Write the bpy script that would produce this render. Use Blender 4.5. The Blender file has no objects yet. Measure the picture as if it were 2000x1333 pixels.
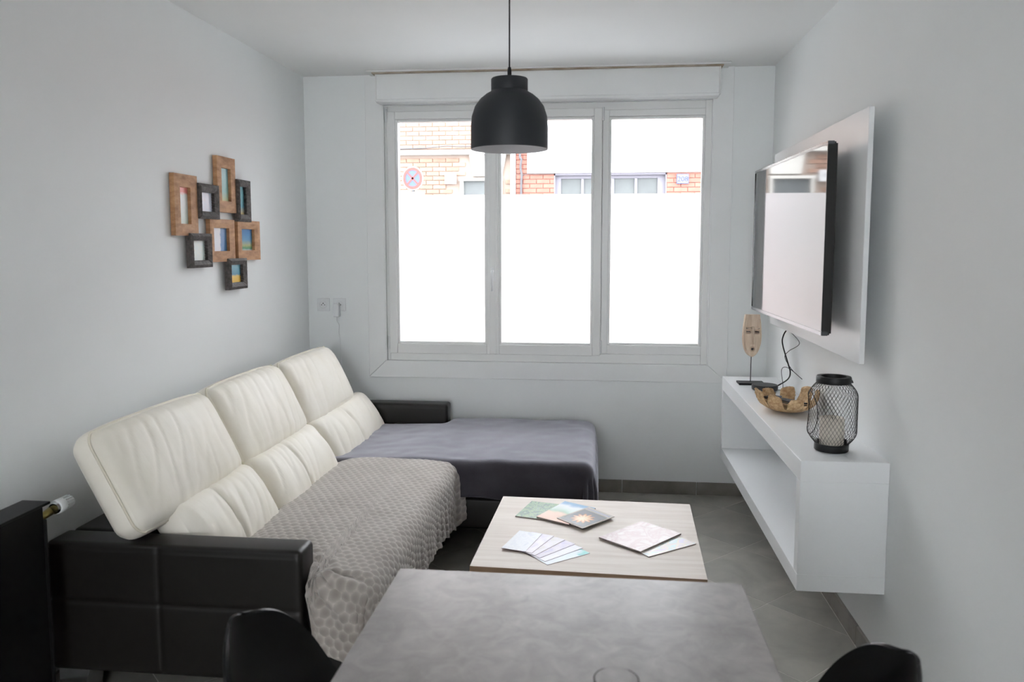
import bpy, bmesh, math, random
from mathutils import Vector, Matrix, noise
random.seed(7)
C = bpy.context.scene.collection
SC = bpy.context.scene
PI = math.pi

# ------------------------------------------------------------------ camera
cam = bpy.data.cameras.new('camera'); camo = bpy.data.objects.new('camera', cam); C.objects.link(camo)
cam.sensor_width = 36.0; cam.lens = 36.0*1554.87/2000.0
cam.shift_y = -(666.5-624.47)/2000.0
_p, _y = 0.0943, -0.1092
_f = Vector((math.sin(_y)*math.cos(_p), math.cos(_y)*math.cos(_p), -math.sin(_p)))
_r = Vector((math.cos(_y), -math.sin(_y), 0)); _u = _r.cross(_f)
M = Matrix((( _r.x,_u.x,-_f.x,1.7854),(_r.y,_u.y,-_f.y,-4.7454),(_r.z,_u.z,-_f.z,1.4952),(0,0,0,1)))
camo.matrix_world = M
cam.clip_start = 0.05; cam.clip_end = 200
cam.dof.use_dof = True; cam.dof.focus_distance = 4.3; cam.dof.aperture_fstop = 4.5
SC.camera = camo

# ------------------------------------------------------------------ world, lights, exposure
SC.view_settings.view_transform = 'Standard'; SC.view_settings.look = 'None'
SC.view_settings.exposure = 0.0; SC.view_settings.gamma = 1.0
SC.view_settings.use_curve_mapping = False
w = bpy.data.worlds.new('sky'); SC.world = w; w.use_nodes = True
bg = w.node_tree.nodes['Background']; bg.inputs[0].default_value = (0.935, 0.96, 1.0, 1); bg.inputs[1].default_value = 18.5
def area(name, loc, rot, sx, sy, power, col=(1,1,1)):
    l = bpy.data.lights.new(name, 'AREA'); l.shape = 'RECTANGLE'; l.size = sx; l.size_y = sy; l.energy = power; l.color = col
    o = bpy.data.objects.new(name, l); C.objects.link(o); o.location = loc; o.rotation_euler = rot
    return o
# added fill light behind the camera, placed at an unseen window
area('rear_fill_light', (1.2,-7.35,1.5), (PI/2,0,PI), 1.6, 1.4, 8, (1.0,0.96,0.92))
SC.cycles.max_bounces = 10; SC.cycles.diffuse_bounces = 6; SC.cycles.transparent_max_bounces = 12
SC.cycles.sample_clamp_indirect = 12.0
SC.cycles.use_denoising = True
try: SC.cycles.denoiser = 'OPENIMAGEDENOISE'
except Exception: pass

# ------------------------------------------------------------------ materials
def lin(c):
    return tuple(((x/255)/12.92 if x/255 <= 0.04045 else (((x/255)+0.055)/1.055)**2.4) for x in c)
def mat(name, rgb, rough=0.5, metal=0.0, var=0.0, vscale=5.0, bump=0.0, bscale=60.0, bdist=0.002, stretch=None, spec=0.5, sheen=0.0, coat=0.0, rgb2=None, randobj=0.0, aniso_bump=None, trans=0.0, ior=1.45):
    m = bpy.data.materials.new(name); m.use_nodes = True
    nt = m.node_tree; N = nt.nodes; L = nt.links
    b = N['Principled BSDF']
    c1 = lin(rgb); c2 = lin(rgb2) if rgb2 else tuple(x*(1-var) for x in c1)
    b.inputs['Roughness'].default_value = rough; b.inputs['Metallic'].default_value = metal
    b.inputs['Specular IOR Level'].default_value = spec
    b.inputs['Sheen Weight'].default_value = sheen; b.inputs['Sheen Roughness'].default_value = 0.4
    b.inputs['Coat Weight'].default_value = coat
    b.inputs['Transmission Weight'].default_value = trans; b.inputs['IOR'].default_value = ior
    tc = N.new('ShaderNodeTexCoord'); mp = N.new('ShaderNodeMapping'); L.new(tc.outputs['Object'], mp.inputs[0])
    if stretch: mp.inputs['Scale'].default_value = stretch
    nz = N.new('ShaderNodeTexNoise'); nz.inputs['Scale'].default_value = vscale; nz.inputs['Detail'].default_value = 6; nz.inputs['Roughness'].default_value = 0.6
    L.new(mp.outputs[0], nz.inputs['Vector'])
    mx = N.new('ShaderNodeMix'); mx.data_type = 'RGBA'
    rp = N.new('ShaderNodeMapRange'); rp.inputs[1].default_value = 0.35; rp.inputs[2].default_value = 0.65
    L.new(nz.outputs[0], rp.inputs[0]); L.new(rp.outputs[0], mx.inputs[0])
    mx.inputs[6].default_value = (*c1, 1); mx.inputs[7].default_value = (*c2, 1)
    out = mx.outputs[2]
    if randobj:
        oi = N.new('ShaderNodeObjectInfo'); mr = N.new('ShaderNodeMapRange'); mr.inputs[3].default_value = 1-randobj; mr.inputs[4].default_value = 1+randobj
        L.new(oi.outputs['Random'], mr.inputs[0])
        hs = N.new('ShaderNodeHueSaturation'); L.new(mr.outputs[0], hs.inputs['Value']); L.new(out, hs.inputs['Color']); out = hs.outputs[0]
    L.new(out, b.inputs['Base Color'])
    if bump:
        n2 = N.new('ShaderNodeTexNoise'); n2.inputs['Scale'].default_value = bscale; n2.inputs['Detail'].default_value = 4
        if aniso_bump:
            m2 = N.new('ShaderNodeMapping'); m2.inputs['Scale'].default_value = aniso_bump; L.new(tc.outputs['Object'], m2.inputs[0]); L.new(m2.outputs[0], n2.inputs['Vector'])
        else: L.new(mp.outputs[0], n2.inputs['Vector'])
        bp = N.new('ShaderNodeBump'); bp.inputs['Strength'].default_value = bump; bp.inputs['Distance'].default_value = bdist
        L.new(n2.outputs[0], bp.inputs['Height']); L.new(bp.outputs[0], b.inputs['Normal'])
    return m
WALL = mat('wall_paint', (236,239,239), 0.6, var=0.02, vscale=1.5, bump=0.12, bscale=220, bdist=0.0006)
REARW = mat('unseen_absorber_grey', (66,63,60), 0.6, var=0.1, vscale=2)  # dark grey added on the unseen rear walls to soak up stray light
CEIL = mat('ceiling_paint', (236,237,236), 0.7, var=0.02, vscale=1.5, bump=0.1, bscale=200, bdist=0.0005)
PVC = mat('white_pvc', (233,234,233), 0.35, var=0.02, vscale=2)
TRIMM = mat('painted_board', (236,238,238), 0.5, var=0.03, vscale=2.5)
BEIGE = mat('beige_strip', (196,188,172), 0.7, rgb2=(150,134,112), vscale=9, stretch=(1,4,4))  # beige mottled with brown
LACQ = mat('white_lacquer', (238,240,241), 0.28, var=0.01, vscale=2)
SKIRT = mat('skirting_tile', (142,138,130), 0.5, rgb2=(120,116,108), vscale=6, randobj=0.06)
GROUT = mat('grout', (228,226,219), 0.85, var=0.15, vscale=20)
LEATHER = mat('dark_leather', (26,24,23), 0.42, var=0.12, vscale=6, bump=0.25, bscale=420, bdist=0.0008, spec=0.4)
IVORY = mat('ivory_leather', (243,238,227), 0.5, rgb2=(237,231,217), vscale=4, bump=0.22, bscale=9, bdist=0.006, aniso_bump=(1.2,3.2,0.9), spec=0.35)
PIPING = mat('ivory_piping', (228,222,203), 0.5)
CHROME = mat('chrome', (200,202,205), 0.12, metal=1.0)
BLACKMETAL = mat('black_metal', (24,25,27), 0.45, spec=0.4)
LAMPM = mat('lamp_black_matt', (38,41,45), 0.5, spec=0.45)
LAMPIN = mat('lamp_inner_cream', (226,226,204), 0.6)
CORD = mat('black_cord', (14,14,15), 0.6)
RADM = mat('anthracite_radiator', (12,13,14), 0.45)
BRASS = mat('brass', (146,132,84), 0.3, metal=1.0)
PLAST = mat('white_plastic', (226,228,229), 0.35)
PLASTG = mat('mid_grey_plastic', (120,122,124), 0.6)  # plain mid grey of the panel spacers and remote buttons
TVBLACK = mat('gloss_black_plastic', (10,10,11), 0.12, spec=0.6)
TVEDGE = mat('polished_tv_edge', (96,98,102), 0.12, metal=0.8)
SCREEN = mat('tv_screen_glass', (6,6,8), 0.04, spec=1.0)
SHELLM = mat('black_shell_plastic', (12,13,16), 0.34, spec=0.5, bump=0.05, bscale=300, bdist=0.0004)
BEECH = mat('beech_leg', (196,160,118), 0.5, rgb2=(172,134,94), vscale=8, stretch=(8,8,1))
MASKW = mat('carved_pale_wood', (226,208,188), 0.6, rgb2=(202,178,154), vscale=6, stretch=(10,10,1.2), bump=0.2, bscale=40)
SEAG = mat('woven_seagrass', (222,194,152), 0.75, rgb2=(176,138,98), vscale=70, bump=0.9, bscale=140, bdist=0.004)
CANDLE = mat('cream_candle', (214,206,194), 0.5)
REMOTE = mat('remote_black', (30,34,40), 0.3)
REMBLUE = mat('phone_blue', (52,66,92), 0.15)
STEEL = mat('steel_edge', (190,190,192), 0.25, metal=1.0)
FROAK = mat('brown_wood_frame', (190,146,106), 0.6, rgb2=(152,108,72), vscale=14, stretch=(1,1,3), bump=0.3, bscale=50)
FRDARK = mat('dark_carved_frame', (96,90,86), 0.6, rgb2=(52,48,46), vscale=60, bump=0.7, bscale=110, bdist=0.003)
HOLEM = mat('hole_shade_dark', (70,70,72), 0.6)  # dark grey in place of shade inside holes and carved slits
PINK = mat('magenta_card_edge', (140,110,130), 0.6)
PAGES = mat('page_edges', (206,200,192), 0.7, var=0.1, vscale=200)
DARKEDGE = mat('dark_book_edge', (150,138,130), 0.6)

def concrete():
    m = mat('grey_stone_laminate', (156,152,149), 0.33, spec=0.5)
    nt = m.node_tree; N = nt.nodes; L = nt.links; b = N['Principled BSDF']
    tc = N.new('ShaderNodeTexCoord')
    a = N.new('ShaderNodeTexNoise'); a.inputs['Scale'].default_value = 3.2; a.inputs['Detail'].default_value = 9; a.inputs['Roughness'].default_value = 0.66; a.inputs['Distortion'].default_value = 1.0
    c = N.new('ShaderNodeTexNoise'); c.inputs['Scale'].default_value = 16; c.inputs['Detail'].default_value = 8; c.inputs['Distortion'].default_value = 1.5
    L.new(tc.outputs['Object'], a.inputs[0]); L.new(tc.outputs['Object'], c.inputs[0])
    r = N.new('ShaderNodeValToRGB'); r.color_ramp.elements[0].position = 0.32; r.color_ramp.elements[1].position = 0.70
    r.color_ramp.elements[0].color = (*lin((146,141,139)),1); r.color_ramp.elements[1].color = (*lin((176,171,169)),1)
    e = r.color_ramp.elements.new(0.52); e.color = (*lin((164,159,157)),1)
    L.new(a.outputs[0], r.inputs[0])
    r2 = N.new('ShaderNodeValToRGB'); r2.color_ramp.elements[0].position = 0.35; r2.color_ramp.elements[1].position = 0.75
    r2.color_ramp.elements[0].color = (0.86,0.86,0.86,1); r2.color_ramp.elements[1].color = (1.12,1.12,1.12,1)
    L.new(c.outputs[0], r2.inputs[0])
    mm = N.new('ShaderNodeMix'); mm.data_type='RGBA'; mm.blend_type='MULTIPLY'; mm.inputs[0].default_value = 1
    L.new(r.outputs[0], mm.inputs[6]); L.new(r2.outputs[0], mm.inputs[7]); L.new(mm.outputs[2], b.inputs['Base Color'])
    return m
CONC = concrete()
def tilemat():
    m = mat('grey_floor_tile', (112,110,104), 0.36, spec=0.5)
    nt = m.node_tree; N = nt.nodes; L = nt.links; b = N['Principled BSDF']
    tc = N.new('ShaderNodeTexCoord'); oi = N.new('ShaderNodeObjectInfo')
    a = N.new('ShaderNodeTexNoise'); a.noise_dimensions = '4D'; a.inputs['Scale'].default_value = 4.5; a.inputs['Detail'].default_value = 8; a.inputs['Distortion'].default_value = 0.8
    mu = N.new('ShaderNodeMath'); mu.operation='MULTIPLY'; mu.inputs[1].default_value = 20
    L.new(oi.outputs['Random'], mu.inputs[0]); L.new(mu.outputs[0], a.inputs['W']); L.new(tc.outputs['Object'], a.inputs['Vector'])
    r = N.new('ShaderNodeValToRGB'); r.color_ramp.elements[0].position = 0.35; r.color_ramp.elements[1].position = 0.68
    r.color_ramp.elements[0].color = (*lin((148,146,138)),1); r.color_ramp.elements[1].color = (*lin((174,171,162)),1)
    L.new(a.outputs[0], r.inputs[0]); L.new(r.outputs[0], b.inputs['Base Color'])
    bp = N.new('ShaderNodeBump'); bp.inputs['Strength'].default_value = 0.08; bp.inputs['Distance'].default_value = 0.002
    L.new(a.outputs[0], bp.inputs['Height']); L.new(bp.outputs[0], b.inputs['Normal'])
    return m
TILE = tilemat()
def oak():
    m = mat('whitewashed_oak', (206,196,184), 0.5)
    nt = m.node_tree; N = nt.nodes; L = nt.links; b = N['Principled BSDF']
    tc = N.new('ShaderNodeTexCoord'); mp = N.new('ShaderNodeMapping'); mp.inputs['Scale'].default_value = (1.2, 16, 16)
    L.new(tc.outputs['Object'], mp.inputs[0])
    a = N.new('ShaderNodeTexNoise'); a.inputs['Scale'].default_value = 2.4; a.inputs['Detail'].default_value = 8; a.inputs['Distortion'].default_value = 0.6
    L.new(mp.outputs[0], a.inputs[0])
    r = N.new('ShaderNodeValToRGB'); r.color_ramp.elements[0].position = 0.3; r.color_ramp.elements[1].position = 0.7
    r.color_ramp.elements[0].color = (*lin((214,202,191)),1); r.color_ramp.elements[1].color = (*lin((230,221,212)),1)
    L.new(a.outputs[0], r.inputs[0]); L.new(r.outputs[0], b.inputs['Base Color'])
    return m
OAK = oak()
OAKEDGE = mat('oak_edge_brown', (160,130,104), 0.6, var=0.1)
def velvet(name, c1, c2, sheen=0.6, stints=(0.7,0.7,0.75)):
    m = mat(name, c1, 0.9, rgb2=c2, vscale=7, bump=0.5, bscale=260, bdist=0.002, spec=0.15)
    b = m.node_tree.nodes['Principled BSDF']; b.inputs['Sheen Weight'].default_value = sheen
    b.inputs['Sheen Roughness'].default_value = 0.45; b.inputs['Sheen Tint'].default_value = (*stints,1)
    return m
VELV = velvet('dark_violet_grey_fleece', (66,63,69), (54,51,57), 1.0, (0.9,0.9,1.0))
def throwmat():
    m = velvet('taupe_fleece', (210,204,198), (197,190,183), 0.5, (0.8,0.8,0.78))
    nt = m.node_tree; N = nt.nodes; L = nt.links; b = N['Principled BSDF']
    old = b.inputs['Base Color'].links[0].from_socket
    at = N.new('ShaderNodeAttribute'); at.attribute_name = 'cell'
    mm = N.new('ShaderNodeMix'); mm.data_type='RGBA'; mm.blend_type='MULTIPLY'
    L.new(at.outputs['Fac'], mm.inputs[0]); L.new(old, mm.inputs[6]); mm.inputs[7].default_value = (0.56,0.54,0.525,1)
    L.new(mm.outputs[2], b.inputs['Base Color'])
    return m
THROW = throwmat()
def glassmat(name, tint=(1,1,1)):
    m = bpy.data.materials.new(name); m.use_nodes = True; N = m.node_tree.nodes; L = m.node_tree.links
    N.clear(); o = N.new('ShaderNodeOutputMaterial'); t = N.new('ShaderNodeBsdfTransparent'); g = N.new('ShaderNodeBsdfGlossy'); x = N.new('ShaderNodeMixShader'); f = N.new('ShaderNodeFresnel')
    f.inputs[0].default_value = 1.25; g.inputs['Roughness'].default_value = 0.0; t.inputs[0].default_value = (*tint,1)
    L.new(f.outputs[0], x.inputs[0]); L.new(t.outputs[0], x.inputs[1]); L.new(g.outputs[0], x.inputs[2]); L.new(x.outputs[0], o.inputs[0])
    return m
PANE = glassmat('clear_window_glass', (0.985,0.985,0.985))
def filmmat():
    m = bpy.data.materials.new('frosted_window_film'); m.use_nodes = True; N = m.node_tree.nodes; L = m.node_tree.links
    N.clear(); o = N.new('ShaderNodeOutputMaterial'); t = N.new('ShaderNodeBsdfTranslucent'); d = N.new('ShaderNodeBsdfRefraction'); x = N.new('ShaderNodeMixShader')
    t.inputs[0].default_value = (0.95,0.96,0.97,1); d.inputs[0].default_value = (0.95,0.96,0.97,1); x.inputs[0].default_value = 0.5
    d.inputs['Roughness'].default_value = 0.75; d.inputs['IOR'].default_value = 1.15
    L.new(t.outputs[0], x.inputs[1]); L.new(d.outputs[0], x.inputs[2]); L.new(x.outputs[0], o.inputs[0])
    return m
FILM = filmmat()
TUMB = mat('tumbler_glass', (255,255,255), 0.02, trans=1.0, ior=1.45)
# outside
BRICK1 = mat('orange_brick', (124, 98, 84), 0.85, rgb2=(111, 87, 74), vscale=9, randobj=0.14)
BRICK2 = mat('red_brick', (124, 77, 66), 0.85, rgb2=(115, 70, 60), vscale=9, randobj=0.08)
MORT1 = mat('pale_mortar', (121, 108, 99), 0.9)
MORT2 = mat('pink_mortar', (121, 89, 80), 0.9)
RENDER = mat('white_render', (188, 188, 188), 0.9)
STONE = mat('white_stone', (149, 147, 142), 0.85, var=0.06)
LAV = mat('grey_lavender_frame', (91, 89, 97), 0.6)
DARKPANE = mat('dull_frosted_pane', (64, 68, 68), 0.6, rgb2=(58, 61, 62), vscale=6)
PIPEG = mat('grey_pipe', (53, 53, 56), 0.6)
ASPH = mat('asphalt', (120,121,122), 0.9, var=0.2, vscale=8)
SRED = mat('sign_red', (90,32,26), 0.5)
SBLUE = mat('sign_blue', (39, 58, 97), 0.5)
SWHITE = mat('sign_white', (149, 149, 149), 0.5)
SINK = mat('sign_ink', (70,76,84), 0.6)

# ------------------------------------------------------------------ mesh helpers
def link_mesh(name, verts, faces, m, parent=None, smooth=False, uvs=None):
    me = bpy.data.meshes.new(name); me.from_pydata([tuple(v) for v in verts], [], faces)
    ms = m if isinstance(m, (list,tuple)) else [m]
    for x in ms: me.materials.append(x)
    if smooth: me.polygons.foreach_set('use_smooth', [True]*len(me.polygons))
    me.update()
    o = bpy.data.objects.new(name, me); C.objects.link(o)
    if parent is not None: o.parent = parent
    return o
def bm_obj(name, bm, m, parent=None, smooth=False):
    me = bpy.data.meshes.new(name); bm.normal_update(); bm.to_mesh(me); bm.free()
    ms = m if isinstance(m, (list,tuple)) else [m]
    for x in ms: me.materials.append(x)
    if smooth: me.polygons.foreach_set('use_smooth', [True]*len(me.polygons))
    o = bpy.data.objects.new(name, me); C.objects.link(o)
    if parent is not None: o.parent = parent
    return o
def bx(bm, x0,x1,y0,y1,z0,z1, bev=0.0, seg=2, midx=0):
    r = bmesh.ops.create_cube(bm, size=1.0); vs = r['verts']
    for v in vs: v.co = Vector(((x0+x1)/2+v.co.x*(x1-x0), (y0+y1)/2+v.co.y*(y1-y0), (z0+z1)/2+v.co.z*(z1-z0)))
    fs = set(f for v in vs for f in v.link_faces)
    for f in fs: f.material_index = midx
    if bev > 0:
        es = list(set(e for v in vs for e in v.link_edges))
        bmesh.ops.bevel(bm, geom=es, offset=bev, segments=seg, profile=0.5, affect='EDGES')
def box(name, x0,x1,y0,y1,z0,z1, m, parent=None, bev=0.0, seg=2, smooth=False):
    bm = bmesh.new(); bx(bm,x0,x1,y0,y1,z0,z1,bev,seg); return bm_obj(name,bm,m,parent,smooth)
def boxes(name, L, m, parent=None, bev=0.0, seg=2):
    bm = bmesh.new()
    for b in L: bx(bm,*b,bev=bev,seg=seg)
    return bm_obj(name,bm,m,parent)
def tube_geo(pts, r, n=8, closed=False, caps=True):
    pts = [Vector(p) for p in pts]; V=[]; F=[]; k=len(pts)
    up = None
    for i,p in enumerate(pts):
        a = pts[(i-1)%k] if (closed or i>0) else p; b = pts[(i+1)%k] if (closed or i<k-1) else p
        t = (b-a).normalized()
        if up is None:
            up = t.cross(Vector((0,0,1)));
            if up.length < 1e-3: up = t.cross(Vector((0,1,0)))
            up.normalize()
        else:
            up = (up - t*up.dot(t)); up = up.normalized() if up.length>1e-6 else t.orthogonal().normalized()
        s = t.cross(up); rr = r[i] if isinstance(r,(list,tuple)) else r
        for j in range(n):
            a2 = 2*PI*j/n; V.append(p + up*math.cos(a2)*rr + s*math.sin(a2)*rr)
    m = k if closed else k-1
    for i in range(m):
        for j in range(n):
            a=i*n+j; b=i*n+(j+1)%n; c=((i+1)%k)*n+(j+1)%n; d=((i+1)%k)*n+j
            F.append((a,b,c,d))
    if caps and not closed:
        F.append(tuple(reversed(range(n)))); F.append(tuple(range((k-1)*n,k*n)))
    return V,F
def merge(parts):
    V=[];F=[]
    for v,f in parts:
        o=len(V); V+=list(v); F+=[tuple(i+o for i in q) for q in f]
    return V,F
def tube(name, pts, r, m, parent=None, n=8, closed=False):
    V,F = tube_geo(pts,r,n,closed); return link_mesh(name,V,F,m,parent,True)
def spline(pts, n=8, closed=False):
    P=[Vector(p) for p in pts]; out=[]; k=len(P)
    rng = range(k if closed else k-1)
    for i in rng:
        p0=P[(i-1)%k] if (closed or i>0) else P[i]; p1=P[i]; p2=P[(i+1)%k]; p3=P[(i+2)%k] if (closed or i<k-2) else p2
        for j in range(n):
            t=j/n; out.append(0.5*((2*p1)+(p2-p0)*t+(2*p0-5*p1+4*p2-p3)*t*t+(3*p1-p0-3*p2+p3)*t**3))
    if not closed: out.append(P[-1])
    return out
def lathe_geo(prof, n=32, cx=0, cy=0, cz=0, axis='z', closed=False):
    V=[];F=[]; k=len(prof)
    for (r,z) in prof:
        for j in range(n):
            a=2*PI*j/n; x=r*math.cos(a); y=r*math.sin(a)
            if axis=='z': V.append((cx+x,cy+y,cz+z))
            elif axis=='y': V.append((cx+x,cy+z,cz+y))
            else: V.append((cx+z,cy+x,cz+y))
    m = k if closed else k-1
    for i in range(m):
        for j in range(n): F.append((i*n+j, i*n+(j+1)%n, ((i+1)%k)*n+(j+1)%n, ((i+1)%k)*n+j))
    if not closed:
        if prof[0][0] > 1e-6: F.append(tuple(reversed(range(n))))
        if prof[-1][0] > 1e-6: F.append(tuple(range((k-1)*n,k*n)))
    return V,F
def lathe(name, prof, m, parent=None, n=32, c=(0,0,0), axis='z', closed=False, smooth=True):
    V,F = lathe_geo(prof,n,*c,axis=axis,closed=closed); o = link_mesh(name,V,F,m,parent,smooth)
    if smooth:
        try:
            o.data.set_sharp_from_angle(angle=math.radians(40))
        except Exception: pass
    return o
def empty(name, loc, label=None, cat=None, group=None, kind=None):
    o = bpy.data.objects.new(name, None); C.objects.link(o); o.location = loc; o.empty_display_size = 0.05
    tag(o,label,cat,group,kind); return o
def tag(o, label=None, cat=None, group=None, kind=None):
    if label: o['label']=label
    if cat: o['category']=cat
    if group: o['group']=group
    if kind: o['kind']=kind
    return o
def thing(name, loc, label, cat, group=None):
    """An Empty; children are built in world coordinates and re-based by attach()."""
    o = empty(name, loc, label, cat, group); o['_b']=1; del o['_b']; return o
def attach(root):
    bpy.context.view_layer.update()
    inv = Matrix.Translation(-Vector(root.location))
    for c in root.children: c.matrix_parent_inverse = inv
def S(o): o['kind']='structure'; return o
def rbox(name, hx,hy,hz, r, nx,ny,nz, m, parent=None, deform=None, mtx=None, rs=4):
    """rounded box grid with optional deform(p, n)->p ; local centre origin"""
    def axis(h,n):
        c=h-r; L=[-h + r*(1-math.cos(i/rs*PI/2)) for i in range(rs)]
        mid=[-c+2*c*i/n for i in range(n+1)]
        return L+mid+[-x for x in reversed(L)]
    X,Y,Z=axis(hx,nx),axis(hy,ny),axis(hz,nz); idx={}; V=[];F=[]
    def vid(i,j,k):
        key=(i,j,k)
        if key in idx: return idx[key]
        p=Vector((X[i],Y[j],Z[k])); q=Vector((max(-hx+r,min(hx-r,p.x)),max(-hy+r,min(hy-r,p.y)),max(-hz+r,min(hz-r,p.z))))
        d=p-q
        if d.length>1e-9: p=q+d.normalized()*r
        if deform: p=deform(p, (X[i]/hx,Y[j]/hy,Z[k]/hz))
        idx[key]=len(V); V.append(p); return idx[key]
    a,b,c=len(X),len(Y),len(Z)
    for i in range(a-1):
        for j in range(b-1):
            F.append((vid(i,j,0),vid(i,j+1,0),vid(i+1,j+1,0),vid(i+1,j,0)))
            F.append((vid(i,j,c-1),vid(i+1,j,c-1),vid(i+1,j+1,c-1),vid(i,j+1,c-1)))
    for i in range(a-1):
        for k in range(c-1):
            F.append((vid(i,0,k),vid(i+1,0,k),vid(i+1,0,k+1),vid(i,0,k+1)))
            F.append((vid(i,b-1,k),vid(i,b-1,k+1),vid(i+1,b-1,k+1),vid(i+1,b-1,k)))
    for j in range(b-1):
        for k in range(c-1):
            F.append((vid(0,j,k),vid(0,j,k+1),vid(0,j+1,k+1),vid(0,j+1,k)))
            F.append((vid(a-1,j,k),vid(a-1,j+1,k),vid(a-1,j+1,k+1),vid(a-1,j,k+1)))
    if mtx is not None: V=[mtx@v for v in V]
    return link_mesh(name,V,F,m,parent,True)

W = 2.762; H = 2.5; YB = -7.5
# ================================================================== room shell
wx0,wx1,wz0,wz1 = 0.489,2.424,0.784,2.321
wb = S(boxes('wall_back', [(-0.3,wx0,0,0.28,-0.3,3.2),(wx1,W+0.3,0,0.28,-0.3,3.2),(wx0,wx1,0,0.28,-0.3,wz0),(wx0,wx1,0,0.28,wz1,3.2)], WALL))
def side_wall(name,x0,x1):
    # white up to the camera's position, made dark behind it to absorb stray light
    bm=bmesh.new(); bx(bm,x0,x1,-5.0,0,-0.1,H+0.1,midx=0); bx(bm,x0,x1,YB,-5.0,-0.1,H+0.1,midx=1)
    return S(bm_obj(name,bm,[WALL,REARW]))
side_wall('wall_left',-0.2,0); side_wall('wall_right',W,W+0.2)
S(boxes('wall_rear', [(-0.2,0.4,YB-0.2,YB,-0.1,H+0.1),(2.0,W+0.2,YB-0.2,YB,-0.1,H+0.1),(0.4,2.0,YB-0.2,YB,-0.1,0.8),(0.4,2.0,YB-0.2,YB,2.2,H+0.1)], REARW))
w2 = empty('added_rear_window', (1.2,YB,1.5), kind='structure')  # unseen window, added as an opening for the rear fill
boxes('window_frame', [(0.4,0.47,YB-0.1,YB-0.03,0.8,2.2),(1.93,2.0,YB-0.1,YB-0.03,0.8,2.2),(0.47,1.93,YB-0.1,YB-0.03,0.8,0.87),(0.47,1.93,YB-0.1,YB-0.03,2.13,2.2),(1.16,1.24,YB-0.1,YB-0.03,0.87,2.13)], PVC, w2)
box('pane', 0.47,1.93,YB-0.07,YB-0.064,0.87,2.13, PANE, w2); attach(w2)
S(box('ceiling', -0.2,W+0.2,YB-0.2,0,H,H+0.2, CEIL))
fl = S(box('floor', -0.2,W+0.2,YB-0.2,0,-0.2,-0.0003, GROUT))
def clip(poly, x0,x1,y0,y1):
    for ax,lim,sg in ((0,x0,1),(0,x1,-1),(1,y0,1),(1,y1,-1)):
        out=[]
        for i in range(len(poly)):
            a=poly[i]; b=poly[(i+1)%len(poly)]; da=sg*(a[ax]-lim); db=sg*(b[ax]-lim)
            if da>=0: out.append(a)
            if da*db<0:
                t=da/(da-db); out.append((a[0]+(b[0]-a[0])*t,a[1]+(b[1]-a[1])*t))
        poly=out
        if len(poly)<3: return []
    return poly
def prism(name, poly, z0, z1, m, parent):
    n=len(poly); V=[(x,y,z0) for x,y in poly]+[(x,y,z1) for x,y in poly]
    F=[tuple(reversed(range(n))),tuple(range(n,2*n))]+[(i,(i+1)%n,n+(i+1)%n,n+i) for i in range(n)]
    return link_mesh(name,V,F,m,parent)
# diagonal floor tiles: lines X-Y = a0 + i*s, X+Y = b0 + j*s
s2=0.6085; a0=3.3385; b0=1.655; g=0.0023
for i in range(-6,13):
    for j in range(-16,5):
        a1=a0+i*s2+g; a2=a0+(i+1)*s2-g; b1=b0+j*s2+g; b2=b0+(j+1)*s2-g
        P=[((a+b)/2,(b-a)/2) for a,b in ((a1,b1),(a2,b1),(a2,b2),(a1,b2))]
        P=clip(P,0.012,W-0.014,YB,-0.012)
        if len(P)>=3:
            ar=abs(sum(P[k][0]*P[(k+1)%len(P)][1]-P[(k+1)%len(P)][0]*P[k][1] for k in range(len(P))))/2
            if ar<0.0008: continue
            if sum(P[k][0]*P[(k+1)%len(P)][1]-P[(k+1)%len(P)][0]*P[k][1] for k in range(len(P)))<0: P=P[::-1]
            prism('tile',P,-0.001,0.0004,TILE,fl)
# skirting tiles
bb = empty('baseboard_back',(0,0,0),kind='structure')
x=1.936-0.441*5
while x < W:
    xa=max(x,0.01); xb=min(x+0.438,W-0.001)
    if xb-xa>0.02: box('tile',xa,xb,-0.011,0,0.001,0.077,SKIRT,bb,0.0012,1)
    x+=0.441
br = empty('baseboard_right',(W,0,0),kind='structure'); y=-0.011
while y>YB:
    ya=max(y-0.438,YB); 
    box('tile',W-0.012,W,ya,y-0.002,0.001,0.077,SKIRT,br,0.0012,1); y-=0.441
attach(br)
bl = empty('baseboard_left',(0,0,0),kind='structure'); y=-0.011
while y>YB:
    ya=max(y-0.438,YB); box('tile',0,0.011,ya,y-0.002,0.001,0.077,SKIRT,bl,0.0012,1); y-=0.441

# ================================================================== window
w1 = empty('window_1',(1.456,0.03,0.784),kind='structure')
# fixed outer frame
fy0,fy1=0.02,0.085
frm=[(wx0,wx0+0.022,fy0,fy1,wz0,wz1),(2.385,wx1,fy0,fy1,wz0,wz1),(wx0+0.022,2.385,fy0,fy1,wz0,0.84),(wx0+0.022,2.385,fy0,fy1,2.275,wz1),(1.797,1.835,fy0,fy1,0.84,2.275),(1.772,1.8,0.0705,0.095,0.84,2.275),
     (1.835,2.385,fy0,fy1,0.84,0.893),(1.835,2.385,fy0,fy1,2.238,2.275)]
boxes('window_frame',frm,PVC,w1,0.003,2)
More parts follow.
